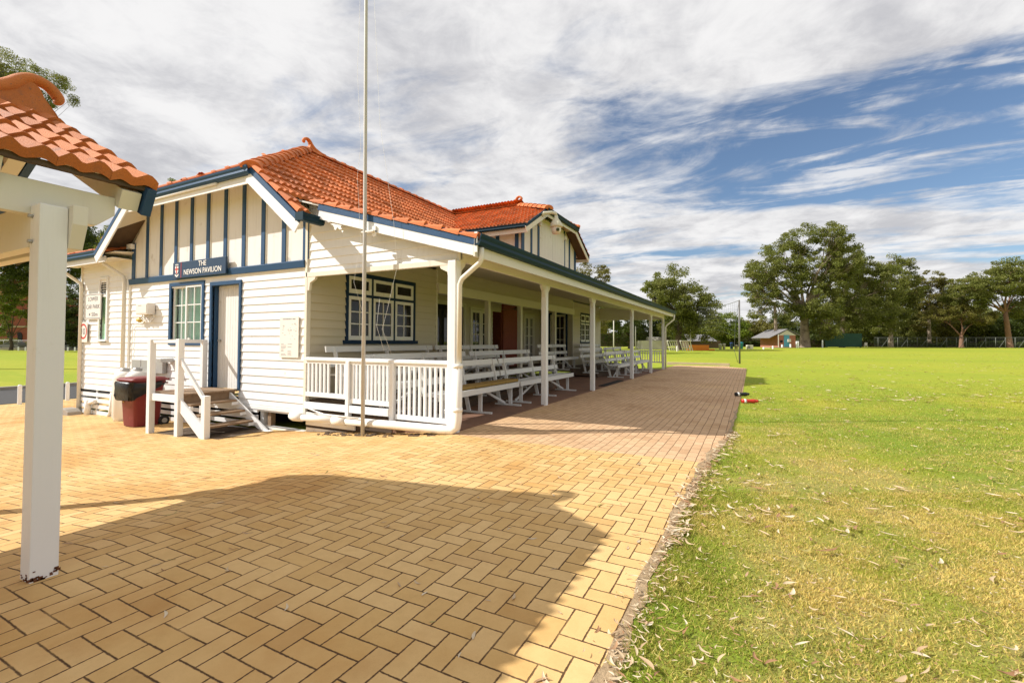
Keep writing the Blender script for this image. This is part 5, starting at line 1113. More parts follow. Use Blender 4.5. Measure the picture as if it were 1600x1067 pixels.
for s, D, h, lb in (((1079 - 800) / 726, 62, 2.9, 'thin pale pole in front of the orange barrier'), ((993 - 800) / 726, 52, 3.0, 'thin pale pole seen between the fourth and fifth verandah posts'), ((959 - 800) / 726, 48, 3.6, 'thin pale pole seen just left of the fourth verandah post')):
    x, y, z = wl(s * D, D); post('field_pole', lb, 'pole', x, y, h, 0.06, M['far_white'], 'thin pale poles on the far lawn')
# a far row of equipment
x, y, z = wl(27.6, 70)
def at_px(px, D): return W((px - 800) / 725.76 * D, D)
VX = Vector((math.cos(YAW), math.sin(YAW), 0)); VY = Vector((-math.sin(YAW), math.cos(YAW), 0))
def obx(mb, px0, px1, D, z0, z1, depth=1.0, mi=0):   # box square to the view, spanning px0..px1 at distance D, z above ground
    a = Vector((*at_px(px0, D), 0)); b = Vector((*at_px(px1, D), 0)); g0 = gz((a.x + b.x) / 2, (a.y + b.y) / 2); c = (a + b) / 2 + VY * depth / 2
    mb.bar(c - VX * (b - a).length / 2 + Vector((0, 0, g0 + (z0 + z1) / 2)), c + VX * (b - a).length / 2 + Vector((0, 0, g0 + (z0 + z1) / 2)), depth, z1 - z0, mi=mi); return mb
def opt(px, D, h, back=0.0): a = Vector((*at_px(px, D), 0)) + VY * back; return (a.x, a.y, gz(a.x, a.y) + h)
# orange barrier
t = thing('barrier', 'bright orange plastic barrier on the far grass, under the grey roof', 'barrier', opt(1095, 62, 0))
b_ = obx(MB(), 1074, 1117, 62, 0.0, 0.22, 0.4); obx(b_, 1078, 1108, 62, 0.22, 0.75, 0.35); b_.build('body', M['orange'], t, 0.03)
# grey roofed low building, white office, brick shed
t = thing('storage_building', 'long low building with a grey metal roof behind the orange barrier', 'building', opt(1085, 74, 0))
obx(MB(), 1076, 1126, 74, 0, 1.2, 5).build('wall', M['dark_timber'], t)
r_ = MB(); slab(r_, [opt(1074, 74, 1.15, -0.4), opt(1119, 74, 1.15, -0.4), opt(1118, 74, 2.2, 3.0), opt(1080, 74, 2.2, 3.0)], 0.08); r_.build('roof', M['grey_roof'], t)
t = thing('office_building', 'long pale flat roofed building behind the trees in the distance', 'building', opt(1160, 104, 0))
b_ = MB(); obx(b_, 1098, 1215, 104, 0, 1.4, 8); b_.build('wall', M['dark_timber'], t)
obx(MB(), 1096, 1216, 103.4, 1.4, 2.8, 9).build('parapet', M['far_white'], t); obx(MB(), 1110, 1128, 104, 2.8, 4.2, 5).build('upper_storey', M['far_white'], t); u_ = obx(MB(), 1154, 1168, 104, 2.8, 4.1, 4).build('plant_room', M['far_white'], t)
obx(MB(), 1157, 1162, 103.9, 3.0, 3.9, 0.1).build('louvre', M['grey_roof'], u_)
t = thing('brick_shed', 'small gabled red brick shed with a pale teal door beside the big gum', 'shed', opt(1229, 80, 0))
b_ = MB(); D_ = 80; obx(b_, 1217, 1243, D_, 0, 2.15, 6); b_.build('wall', M['brick_far'], t)
g_ = MB(); P_ = [opt(1215.5, D_, 2.15), opt(1244.5, D_, 2.15), opt(1230, D_, 3.05)]; Q_ = [tuple(Vector(p) + VY * 0.2) for p in P_]; g_.add(P_ + Q_, [(0, 1, 2), (5, 4, 3), (0, 3, 4, 1), (1, 4, 5, 2), (2, 5, 3, 0)]); g_.build('gable', M['far_white'], t)
r_ = MB(); slab(r_, [opt(1202, D_, 1.75, -0.12), opt(1230, D_, 3.25, -0.12), opt(1230, D_, 3.25, 6), opt(1202, D_, 1.75, 6)], 0.09); slab(r_, [opt(1250, D_, 2.2, -0.12), opt(1230, D_, 3.25, -0.12), opt(1230, D_, 3.25, 6), opt(1250, D_, 2.2, 6)], 0.09); r_.build('roof', M['grey_roof'], t)
obx(MB(), 1225, 1233.5, D_ - 0.06, 0.15, 2.2, 0.05).build('door', M['door_teal'], t); obx(MB(), 1231.5, 1236, D_ - 0.3, 1.0, 1.5, 0.2).build('fuse_box', M['far_white'], t); obx(MB(), 1219, 1223, D_ - 0.06, 0.9, 1.3, 0.05).build('vent', M['dark_void'], t)
obx(MB(), 1216.2, 1217.0, D_ - 0.5, 0.0, 2.3, 0.1).build('post', M['far_white'], t)
pa = MB(); obx(pa, 1203, 1237, D_ - 2.2, 0.0, 0.12, 2.0); pa.build('ramp', M['limestone'], t)
# sight screen, chair, small posts
t = thing('sight_screen', 'dark green cricket sight screen standing under the trees', 'screen', opt(1319, 88, 0))
obx(MB(), 1290, 1347, 88, 0.1, 2.65, 0.12).build('panel', M['green_screen'], t)
for p_ in (1292, 1319, 1345): f_ = obx(MB(), p_ - 0.8, p_ + 0.8, 88.2, 0.0, 2.6, 0.2); f_.bar(opt(p_, 88, 1.9, 0.2), opt(p_, 88, 0.05, 1.3), 0.08, 0.08); f_.build('frame', M['green_screen'], t)
t = thing('garden_chair', 'white plastic chair beside the green sight screen', 'chair', opt(1353, 87, 0))
c_ = obx(MB(), 1350.8, 1355.2, 87, 0.38, 0.45, 0.5); c_.build('seat', M['far_white'], t); obx(MB(), 1350.8, 1355.2, 87.5, 0.45, 0.95, 0.06).build('backrest', M['far_white'], t)
for a_ in (1351, 1355):
    for b_ in (0, 0.45): obx(MB(), a_ - 0.25, a_ + 0.25, 87 + b_, 0, 0.38, 0.05).build('leg', M['far_white'], t)
for p_, h_, D_, lb in ((1193, .5, 70, ''), (1207.5, .75, 72, ''), (1222, .95, 78, ''), (1235, 1.1, 79, ''), (1244.5, 1.9, 80, ''), (1247, 1.9, 80, ''), (1285, 2.2, 84, '')):
    x, y, z = opt(p_, D_, 0); bollard('small white marker post on the far boundary near the brick shed', x, y, 0.13, h_ * 0.6, 'marker_post', 'white marker posts on the far boundary')
# bins and goods in the yard
for p0, p1, D_, h_, m_, nm, lb in ((1123, 1128, 68, 0.75, 'far_white', 'storage_tub', 'pale plastic tub in the yard, right of the orange barrier'), (1129, 1133.5, 68, 0.8, 'far_white', 'storage_tub', 'second pale plastic tub in the yard, beside the dark blue tub'), (1140.5, 1145.5, 70, 0.95, 'tub_blue', 'storage_tub', 'dark blue tub in the far yard'),
        (1148, 1153, 70, 0.6, 'concrete', 'storage_tub', 'low grey tub between the dark blue and aqua tubs'), (1155.5, 1161, 70, 1.0, 'tub_aqua', 'storage_tub', 'bright aqua tub in the far yard')):
    x, y, z = opt((p0 + p1) / 2, D_, 0); r_ = (p1 - p0) / 2 / 726 * D_
    tag(MB().lathe((x, y, z), [(0, 0), (r_ * .8, 0), (r_ * .95, h_ * .9), (r_ * 1.06, h_ * .92), (r_ * 1.06, h_), (r_ * .3, h_ * 1.04), (0, h_ * 1.04)], 12).build(nm, M[m_]), lb, 'tub', 'tubs and goods in the far yard')
t = thing('air_conditioner', 'white boxy outdoor unit on the far boundary, left of the brick shed', 'appliance', opt(1172, 70, 0))
obx(MB(), 1168, 1177, 70, 0, 0.62, 0.5).build('case', M['far_white'], t, 0.02); obx(MB(), 1169, 1172, 69.97, 0.12, 0.5, 0.03).build('grille', M['grey_roof'], t)
# white slatted bleachers behind the left tree
for (p0, p1, lb) in ((1043, 1060, 'white slatted grandstand frame left of the big tree trunk'), (1063, 1082, 'white slatted grandstand frame right of the big tree trunk')):
    t = thing('grandstand', lb, 'grandstand', opt((p0 + p1) / 2, 60, 0), 'white grandstand frames in the distance')
    MB().bar(opt(p0, 60, 1.32), opt(p1 - 3, 60, 1.32), 0.6, 0.08).build('top_rail', M['far_white'], t)
    for k in range(5): q = p0 + (p1 - p0) * (k + 0.2) / 5; MB().bar(opt(q - 1, 60, 1.25), opt(q + 3.2, 60, 0.0), 0.12, 0.09).build('brace', M['far_white'], t)
x, y, z = opt(1058, 58.5, 0); tag(MB().lathe((x, y, z), [(0.11, -.02), (0.11, .62), (0.07, .68), (0, .7)], 10).build('marker_post', M['far_white']), 'stout white marker post at the foot of the big tree', 'bollard')
t = thing('tank_shed', 'pale curved-roof shed glimpsed between the last verandah posts', 'shed', opt(1020, 66, 0)); obx(MB(), 1003, 1043, 66, 0, 1.25, 3).build('wall', M['far_white'], t)
r_ = MB(); r_.tube([opt(1016, 66, 1.0, 1.5), opt(1043, 66, 1.0, 1.5)], 0.75, 14); r_.build('roof', M['far_white'], t)
# chain-link fence with raking struts on the right
t = thing('chain_fence', 'long chain-link fence with raking struts before the hedge', 'fence', opt(1480, 92, 0))
F0, F1 = 1366, 1790; m_ = MB(); rails = MB()
def fD(px): return 98 - (px - 1366) * 0.045
for k in range(22):
    p_ = 1372 + k * 15.3; x, y, z = opt(p_, fD(p_), 0); MB().tube([(x, y, z), (x, y, z + 2.05)], 0.055, 6).build('post', M['fence_grey'], t)
    if k % 2: MB().tube([(x, y, z + 1.7), opt(p_ - 10, fD(p_), 0.0, 0.05)], 0.04, 5).build('strut', M['fence_grey'], t)
pts = [opt(F0 + 20 * k, fD(F0 + 20 * k), 2.02) for k in range(22)]; rails.tube(pts, 0.035, 5); rails.build('top_rail', M['fence_grey'], t)
for k in range(6): m_.tube([opt(F0 + 20 * q, fD(F0 + 20 * q), 0.25 + k * 0.3) for q in range(22)], 0.008, 3)
for k in range(140): p_ = F0 + 3 * k; m_.tube([opt(p_, fD(p_), 0.1), opt(p_, fD(p_), 2.0)], 0.007, 3)
m_.build('mesh', M['wire'], t)
# far left: wall, cars, red brick house
t = thing('low_wall', 'long low grey wall along the far edge of the left oval', 'wall', opt(100, 98, 0)); obx(MB(), -120, 240, 98, 0, 0.5, 0.3).build('wall', M['concrete'], t)
t = thing('wire_fence', 'thin wire fence with pale top rail behind the parked cars', 'fence', opt(60, 104, 0)); f_ = MB(); f_.tube([opt(-100 + 40 * k, 104, 2.0) for k in range(8)], 0.05, 5); f_.build('top_rail', M['steel'], t)
for k in range(12): x, y, z = opt(-90 + k * 24, 104, 0); MB().tube([(x, y, z), (x, y, z + 2)], 0.04, 5).build('post', M['steel'], t)
def car(label, px, D, mat, flip=1):
    t = thing('parked_car', label, 'car', opt(px, D, 0), 'cars parked beyond the left oval'); o = Vector(opt(px, D, 0))
    def P(u, h, v): return tuple(o + VX * (u * flip) + VY * v + Vector((0, 0, h)))
    def ext(poly, v0, v1):
        mb = MB(); n = len(poly); vs = [P(u, h, v0) for u, h in poly] + [P(u, h, v1) for u, h in poly]
        return mb.add(vs, [tuple(range(n)), tuple(range(2 * n - 1, n - 1, -1))] + [(i, (i + 1) % n, n + (i + 1) % n, n + i) for i in range(n)])
    ext([(-2.3, .35), (-2.35, .75), (-2.2, .95), (-1.2, 1.08), (2.25, 1.12), (2.35, .8), (2.3, .35)], 0, 1.8).build('body', mat, t, 0.05)
    ext([(-1.25, 1.07), (-0.45, 1.62), (1.9, 1.66), (2.25, 1.1)], 0.12, 1.68).build('cabin', mat, t, 0.04)
    ext([(-1.0, 1.13), (-0.42, 1.55), (0.5, 1.57), (0.5, 1.13)], 0.09, 0.115).build('window', M['car_glass'], t); ext([(0.6, 1.13), (0.6, 1.57), (1.8, 1.58), (2.05, 1.14)], 0.09, 0.115).build('window', M['car_glass'], t)
    for u in (-1.45, 1.45):
        w_ = MB().tube([P(u, .34, -0.03), P(u, .34, .2)], 0.34, 14).build('wheel', M['rubber'], t); MB().tube([P(u, .34, -.045), P(u, .34, -.031)], 0.2, 12).build('rim', M['steel'], w_)
    ext([(-2.36, .72), (-2.36, .85), (-2.1, .90), (-2.1, .74)], -0.01, .3).build('headlight', M['letter_white'], t)
car('silver four wheel drive parked beyond the left oval, seen left of the shelter post', 64, 99, M['car_silver']); car('grey car half cut off by the left picture edge beyond the oval', 12, 100.5, M['grey_roof']); car('silver car parked beyond the oval hidden behind the shelter post', 105, 99, M['car_silver'])
t = thing('brick_house', 'red brick building with arched openings among the trees on the far left', 'building', opt(20, 122, 0)); D_ = 122
obx(MB(), -80, 62, D_, 0, 14, 12).build('wall', M['brick_red'], t)
for p_ in (15, 31, 47): a_ = obx(MB(), p_ - 3.5, p_ + 3.5, D_ - 0.15, 0, 3.6, 0.1); a_.tube([opt(p_, D_, 3.6, -0.15), opt(p_, D_, 3.6, -0.06)], 0.6, 14); a_.build('archway', M['dark_void'], t)
obx(MB(), -80, 63, D_ - 0.2, 5.4, 5.8, 0.25).build('string_course', M['limestone'], t)
r_ = MB(); slab(r_, [opt(-90, D_, 14, -1), opt(66, D_, 14, -1), opt(60, D_, 18, 6), opt(-80, D_, 18, 6)], 0.2); r_.build('roof', M['terracotta'], t)

# ------------------------------------------------------------ trees
def leaf_mesh(name, P, size, mat, rng, parent, droop=0.35, asp=0.42):
    n = len(P); d = rng.normal(size=(n, 3)); d[:, 2] -= droop; d /= np.linalg.norm(d, axis=1)[:, None]
    o = rng.normal(size=(n, 3)); o -= d * (o * d).sum(1)[:, None]; o /= np.linalg.norm(o, axis=1)[:, None]
    L = size * rng.uniform(0.6, 1.35, n); w_ = L * asp * rng.uniform(0.7, 1.2, n)
    V = np.stack([P - d * L[:, None] / 2, P + o * w_[:, None] / 2, P + d * L[:, None] / 2, P - o * w_[:, None] / 2], 1).reshape(-1, 3)
    me = bpy.data.meshes.new(name); me.vertices.add(4 * n); me.vertices.foreach_set('co', V.astype(np.float32).ravel())
    me.loops.add(4 * n); me.loops.foreach_set('vertex_index', np.arange(4 * n, dtype=np.int32))
    me.polygons.add(n); me.polygons.foreach_set('loop_start', np.arange(0, 4 * n, 4, dtype=np.int32)); me.polygons.foreach_set('loop_total', np.full(n, 4, dtype=np.int32))
    me.materials.append(mat); me.update(); me.validate()
    ob = bpy.data.objects.new(name, me); COL.objects.link(ob)
    if parent is not None: ob.parent = parent
    return ob
def tree(name, label, px, D, lobes, trunk, leaf, bark, size=0.45, dens=1.0, clump=0.9, seed=0, cat='tree', group=None, lean=0.0):
    size *= 0.85
    """lobes: (dpx, top_px, bottom_px, half_width_px, depth_m) seen at distance D; trunk: (radius, fork height)"""
    rng = np.random.default_rng(seed); m = D / 725.76
    bx0, by0 = W((px - 800) * m, D); bz = gz(bx0, by0)
    t = thing(name, label, cat, (bx0, by0, bz), group); pts = []; limbs = MB(); rn = random.Random(seed)
    r0, fh = trunk; f_top = Vector(VX * (lean * fh)) + Vector((0, 0, fh))
    tk = MB(); tk.tube([Vector((bx0, by0, bz - 0.2)), Vector((bx0, by0, bz + 0.15)), Vector((bx0, by0, bz)) + f_top * 0.35 + VX * rn.uniform(-.15, .15), Vector((bx0, by0, bz)) + f_top * 0.7 + VX * rn.uniform(-.15, .15), Vector((bx0, by0, bz)) + f_top], [r0 * 1.5, r0 * 1.12, r0 * 0.95, r0 * 0.85, r0 * 0.75], 10)
    F_ = Vector((bx0, by0, bz)) + f_top
    for (dpx, top, bot, hw, dep) in lobes:
        z1, z0 = 1.4 + (534.5 - top) * m, 1.4 + (534.5 - bot) * m; rz2 = (z1 - z0) / 2; rx2 = hw * m
        c = Vector((bx0, by0, 0)) + VX * (dpx * m) + VY * (rn.uniform(-.3, .3) * dep); c.z = (z0 + z1) / 2
        nc = max(8, int(dens * (1.35 if leaf is M['leaf_gum'] else 1.7) * (rx2 * rz2 * 3.14) ** 0.8 * (dep ** 0.35) / clump ** 1.6)); q = []
        while len(q) < nc:
            v = rng.normal(size=3); v /= np.linalg.norm(v); v *= rng.uniform(0.2, 1.0) ** 0.36
            q.append((c.x + VX.x * v[0] * rx2 + VY.x * v[1] * dep / 2, c.y + VX.y * v[0] * rx2 + VY.y * v[1] * dep / 2, c.z + v[2] * rz2 * 0.93))
        q = np.array(q); cr_ = clump * rng.uniform(0.6, 1.25, nc)
        k = int(30 * (clump / size) ** 1.3)
        vv_ = rng.normal(size=(nc, k, 3)); vv_ /= np.linalg.norm(vv_, axis=2)[..., None]; vv_ *= (rng.uniform(0.1, 1.0, (nc, k, 1))) ** 0.5; vv_[..., 2] *= 0.62
        pts.append((q[:, None, :] + vv_ * cr_[:, None, None]).reshape(-1, 3))
        # a limb from the fork into the lobe, twigs to some clumps
        lo = Vector((c.x, c.y, c.z - rz2 * 0.25)); md = F_.lerp(lo, 0.5) + Vector((rn.uniform(-.4, .4), rn.uniform(-.4, .4), 0.06 * (lo - F_).length)); rl = r0 * (0.18 + 0.18 * rn.random())
        limbs.tube([F_ - Vector((0, 0, 0.3)), F_.lerp(md, .5) + Vector((rn.uniform(-.2, .2), 0, .1)), md, lo], [r0 * 0.45, rl * 1.1, rl * 0.8, rl * 0.35], 7)
        for e in q[:: max(1, nc // 12)]: e = Vector(e); s_ = md.lerp(lo, rn.random()); limbs.tube([s_, s_.lerp(e, .5) + Vector((0, 0, rn.uniform(-.1, .35))), e], [rl * 0.34, rl * 0.2, rl * 0.07], 5)
    tk.build('trunk', bark, t); limbs.build('limbs', bark, t)
    P = np.concatenate(pts) - np.array([bx0, by0, bz]); leaf_mesh('crown', P, size, leaf, rng, t)
    return t
LG, LD, LB, LO = M['leaf_gum'], M['leaf_dark'], M['leaf_bright'], M['leaf_olive']; BPALE, BRED, BDARK = M['bark_pale'], M['bark_red'], M['bark_dark']
# right-hand side, left to right
tree('gum_tree', 'broad dark green gum rising behind the far end of the verandah', 1061, 64, [(-8, 411, 470, 26, 7), (-48, 440, 490, 22, 6), (-30, 428, 480, 24, 6), (22, 436, 500, 26, 7), (38, 452, 500, 16, 5), (-20, 455, 510, 36, 8), (5, 470, 530, 34, 8), (30, 480, 535, 26, 6)], (0.42, 4.6), LG, BDARK, 0.34, 1.15, 0.85, 1)
tree('shade_tree', 'dark low tree seen between the last verandah posts', 985, 70, [(-42, 470, 520, 24, 6), (-10, 462, 540, 30, 7), (25, 480, 540, 26, 6), (48, 490, 545, 18, 5)], (0.35, 2.0), LD, BDARK, 0.36, 1.1, 0.9, 2)
tree('shade_tree', 'sparse olive tree whose tip shows above the verandah roof', 925, 52, [(-12, 408, 450, 12, 3), (14, 414, 450, 14, 3), (-30, 420, 470, 20, 4), (0, 450, 530, 34, 5)], (0.25, 3.0), LO, BDARK, 0.24, 0.9, 0.55, 3)
tree('round_tree', 'bright green rounded tree behind the net post', 1138, 96, [(-4, 486, 525, 22, 6), (-20, 496, 530, 14, 5), (14, 497, 532, 12, 5), (2, 505, 538, 24, 6)], (0.3, 2.2), LB, BDARK, 0.40, 1.2, 0.9, 4)
tree('round_tree', 'dark green tree between the verandah gum and the bright round tree', 1112, 104, [(-4, 492, 530, 14, 5), (8, 497, 530, 10, 5)], (0.3, 2.2), LD, BDARK, 0.42, 1.2, 0.9, 24)
tree('round_tree', 'yellowish round tree right of the net post', 1172, 100, [(-8, 497, 528, 14, 5), (12, 500, 528, 14, 5), (28, 503, 530, 12, 5)], (0.3, 2.0), LO, BDARK, 0.42, 1.2, 0.9, 5)
tree('gum_tree', 'slim pale trunked gum with an open crown, left of the big gum', 1212, 83, [(-34, 440, 478, 16, 4), (-10, 455, 490, 18, 4), (-30, 476, 502, 16, 3), (6, 470, 505, 14, 3), (20, 488, 508, 12, 3)], (0.30, 8.2), LG, BPALE, 0.34, 0.7, 0.75, 6, lean=-0.02)
tree('gum_tree', 'huge spreading gum with a thick pale trunk beside the brick shed', 1258, 86, [(-2, 344, 392, 24, 7), (38, 347, 400, 22, 6), (-26, 366, 420, 28, 8), (-62, 392, 440, 24, 7), (-84, 405, 455, 16, 5), (12, 385, 450, 40, 9), (-30, 410, 470, 40, 9), (44, 400, 470, 26, 8), (-72, 430, 475, 22, 6), (4, 440, 505, 40, 9), (28, 470, 532, 26, 6), (-12, 470, 500, 22, 6), (64, 378, 430, 24, 6), (52, 362, 400, 18, 5)], (0.80, 6.5), LG, BPALE, 0.42, 1.05, 1.0, 7)
tree('gum_tree', 'leaning gum with a bare pale limb above the green sight screen', 1316, 92, [(-4, 384, 440, 26, 6), (22, 384, 450, 26, 7), (46, 404, 465, 26, 7), (66, 412, 470, 22, 6), (-14, 440, 500, 24, 7), (24, 450, 515, 34, 8), (58, 450, 510, 22, 6), (6, 490, 535, 26, 6)], (0.50, 7.5), LG, BPALE, 0.42, 1.05, 1.0, 8)
tree('gum_tree', 'tall dark green gum rising right of the sight screen, left of the olive brown gum', 1392, 100, [(-8, 394, 436, 16, 5), (10, 400, 446, 18, 5), (-2, 424, 490, 30, 7), (30, 425, 480, 20, 5), (20, 450, 510, 22, 6), (-22, 470, 525, 20, 6)], (0.45, 6), LG, BPALE, 0.42, 1.05, 0.95, 9)
tree('gum_tree', 'olive brown gum with thin upright pale limbs, left of the low red barked tree', 1452, 108, [(8, 418, 450, 22, 5), (-18, 424, 462, 20, 5), (30, 432, 470, 20, 5), (0, 446, 485, 24, 5), (22, 455, 490, 16, 4), (-8, 480, 520, 16, 4)], (0.42, 6.5), LO, BPALE, 0.40, 0.75, 0.85, 10)
tree('red_gum', 'low spreading tree with bare orange red limbs before the hedge', 1502, 97, [(-24, 474, 505, 22, 5), (4, 470, 500, 24, 5), (26, 478, 506, 20, 5)], (0.40, 2.6), LO, BRED, 0.36, 0.85, 0.8, 11)
tree('umbrella_tree', 'flat topped umbrella shaped tree at the right picture edge', 1578, 96, [(-36, 418, 456, 30, 7), (-74, 428, 468, 22, 6), (-6, 402, 436, 28, 7), (28, 404, 440, 24, 7), (-50, 448, 482, 26, 6), (12, 432, 462, 22, 6), (46, 425, 470, 26, 6), (20, 462, 498, 24, 5), (-20, 420, 462, 34, 8), (-62, 440, 478, 30, 7)], (0.50, 7.4), LG, BRED, 0.40, 1.1, 0.95, 12, lean=-0.12)
tree('umbrella_tree', 'tall tree with dark upright trunk just outside the flat topped tree', 1625, 100, [(-20, 470, 510, 20, 5), (10, 440, 500, 30, 6), (40, 430, 500, 30, 6)], (0.45, 7.0), LD, BDARK, 0.42, 1.0, 0.95, 13)
i = 0
for px, D, top, hw, lf, lb in ((1346, 104, 412, 40, LG, 'broad gum filling the gap behind the leaning gum'), (1424, 112, 436, 36, LG, 'broad gum between the tall dark gum and the olive brown gum'), (1482, 116, 452, 34, LO, 'olive tree just left of the flat topped tree crown'), (1534, 112, 462, 34, LG, 'green tree below the left end of the flat topped crown'), (1588, 110, 470, 40, LD, 'dark tree behind the trunk of the flat topped tree'), (1360, 112, 470, 34, LD, 'dark bushy tree filling the gap behind the sight screen'), (1420, 120, 478, 36, LD, 'dark tree behind the chain-link fence posts, left of the olive gum'), (1474, 122, 474, 30, LD, 'dark tree behind the red barked tree, left part'), (1544, 118, 478, 34, LD, 'dark rounded tree under the flat topped crown'),
        (1230, 118, 488, 30, LD, 'dark tree directly behind the brick shed roof'), (1196, 122, 494, 26, LO, 'olive tree behind the pale office building'), (1290, 108, 470, 26, LD, 'dark tree between the big gum trunk and the sight screen'), (1610, 115, 500, 22, LB, 'small bright bush tree at the far right edge'), (1075, 92, 476, 30, LD, 'dark tree filling in behind the verandah gum'), (1690, 105, 440, 60, LG, 'large gum just beyond the right picture edge')):
    i += 1; tree('background_tree', lb, px, D, [(-hw * .35, top, 540, hw * .7, 6), (hw * .4, top + 8, 540, hw * .65, 6)], (0.35, 2.2), lf, BDARK, 0.46, 1.15, 1.05, 40 + i)
def hedge(name, label, p0, p1, D, h, leaf, seed):
    rng = np.random.default_rng(seed); n = int((p1 - p0) * 60 * max(1, h / 2)); x, y, z = opt((p0 + p1) / 2, D, 0); t = thing(name, label, 'hedge', (x, y, z))
    u = rng.uniform(-.5, .5, n) * (p1 - p0) * D / 725.76; v = rng.uniform(0, 2, n); hh = rng.uniform(0, 1, n) ** 0.7 * h * (0.8 + 0.25 * np.sin(u * 0.7) + 0.1 * np.sin(u * 2.3))
    P = np.stack([VX.x * u + VY.x * v, VX.y * u + VY.y * v, hh], 1); leaf_mesh('foliage', P, 0.34, leaf, rng, t)
    MB().bar(Vector((x, y, z + h * .3)) - VX * (p1 - p0) * D / 1460 + VY, Vector((x, y, z + h * .3)) + VX * (p1 - p0) * D / 1460 + VY, 1.2, h * .6).build('stems', BDARK, t)
hedge('hedge', 'long clipped hedge running behind the chain-link fence', 1366, 1720, 101, 1.35, LD, 3); hedge('hedge', 'low scrubby hedge between the office building and the brick shed', 1100, 1216, 98, 1.1, LD, 4); hedge('hedge', 'dark shrubs around the foot of the big gum', 1240, 1292, 90, 2.4, LD, 5); hedge('hedge', 'dark garden shrubs behind the cars on the far left', -80, 62, 112, 2.4, LG, 6)
hedge('shrub_belt', 'tall dark understorey filling the ground beneath the far gums', 1180, 1760, 124, 6.5, LD, 13); hedge('shrub_belt', 'dark understorey behind the storage building and office', 1040, 1215, 120, 5.0, LG, 14); hedge('shrub_belt', 'dark understorey beneath the trees seen through the verandah', 900, 1050, 100, 5.0, LD, 15); hedge('shrub_belt', 'dark understorey at the far end of the left oval', 60, 330, 106, 7.0, LD, 16)
# left-hand side
tree('gum_tree', 'gum whose leafy crown rises above the shelter roof at the top left', -60, 34, [(40, 62, 130, 34, 3), (84, 88, 150, 34, 3), (118, 98, 160, 34, 3), (20, 100, 190, 40, 3), (95, 130, 190, 40, 3), (60, 160, 260, 60, 4), (0, 50, 160, 40, 4)], (0.45, 9), LG, BDARK, 0.15, 0.85, 0.50, 20)
tree('fig_tree', 'wide dark tree with a long red brown limb behind the shelter post', -70, 84, [(30, 290, 400, 60, 9), (110, 310, 420, 60, 9), (60, 380, 450, 50, 8), (180, 335, 420, 50, 8), (215, 360, 440, 40, 7), (150, 390, 455, 40, 7), (95, 420, 470, 24, 5)], (0.7, 8), LD, BRED, 0.42, 1.2, 1.1, 21)
tree('street_tree', 'light yellow green tree in front of the red brick building', 18, 96, [(-10, 440, 495, 24, 5), (14, 450, 505, 24, 5), (34, 470, 528, 16, 4), (-22, 480, 534, 18, 5), (4, 420, 470, 24, 5)], (0.3, 3), LB, BDARK, 0.36, 1.1, 0.85, 22)
tree('street_tree', 'dark dense tree between the shelter post and the pavilion corner', 108, 100, [(0, 440, 505, 30, 7), (22, 470, 548, 26, 6), (-14, 480, 548, 26, 6), (40, 450, 545, 26, 6)], (0.35, 3), LD, BDARK, 0.40, 1.15, 0.95, 23)
tree('street_tree', 'tree whose twigs show above the low roof of the left wing', 215, 60, [(0, 330, 400, 22, 4), (-30, 350, 420, 26, 5), (40, 292, 350, 22, 4), (62, 280, 330, 16, 3), (20, 400, 520, 60, 6)], (0.35, 6), LG, BDARK, 0.24, 0.8, 0.6, 25)
tree('street_tree', 'large tree at the far left behind the brick building', -90, 130, [(-20, 380, 540, 70, 9), (60, 420, 540, 50, 8)], (0.5, 5), LG, BDARK, 0.55, 1.1, 1.2, 26)

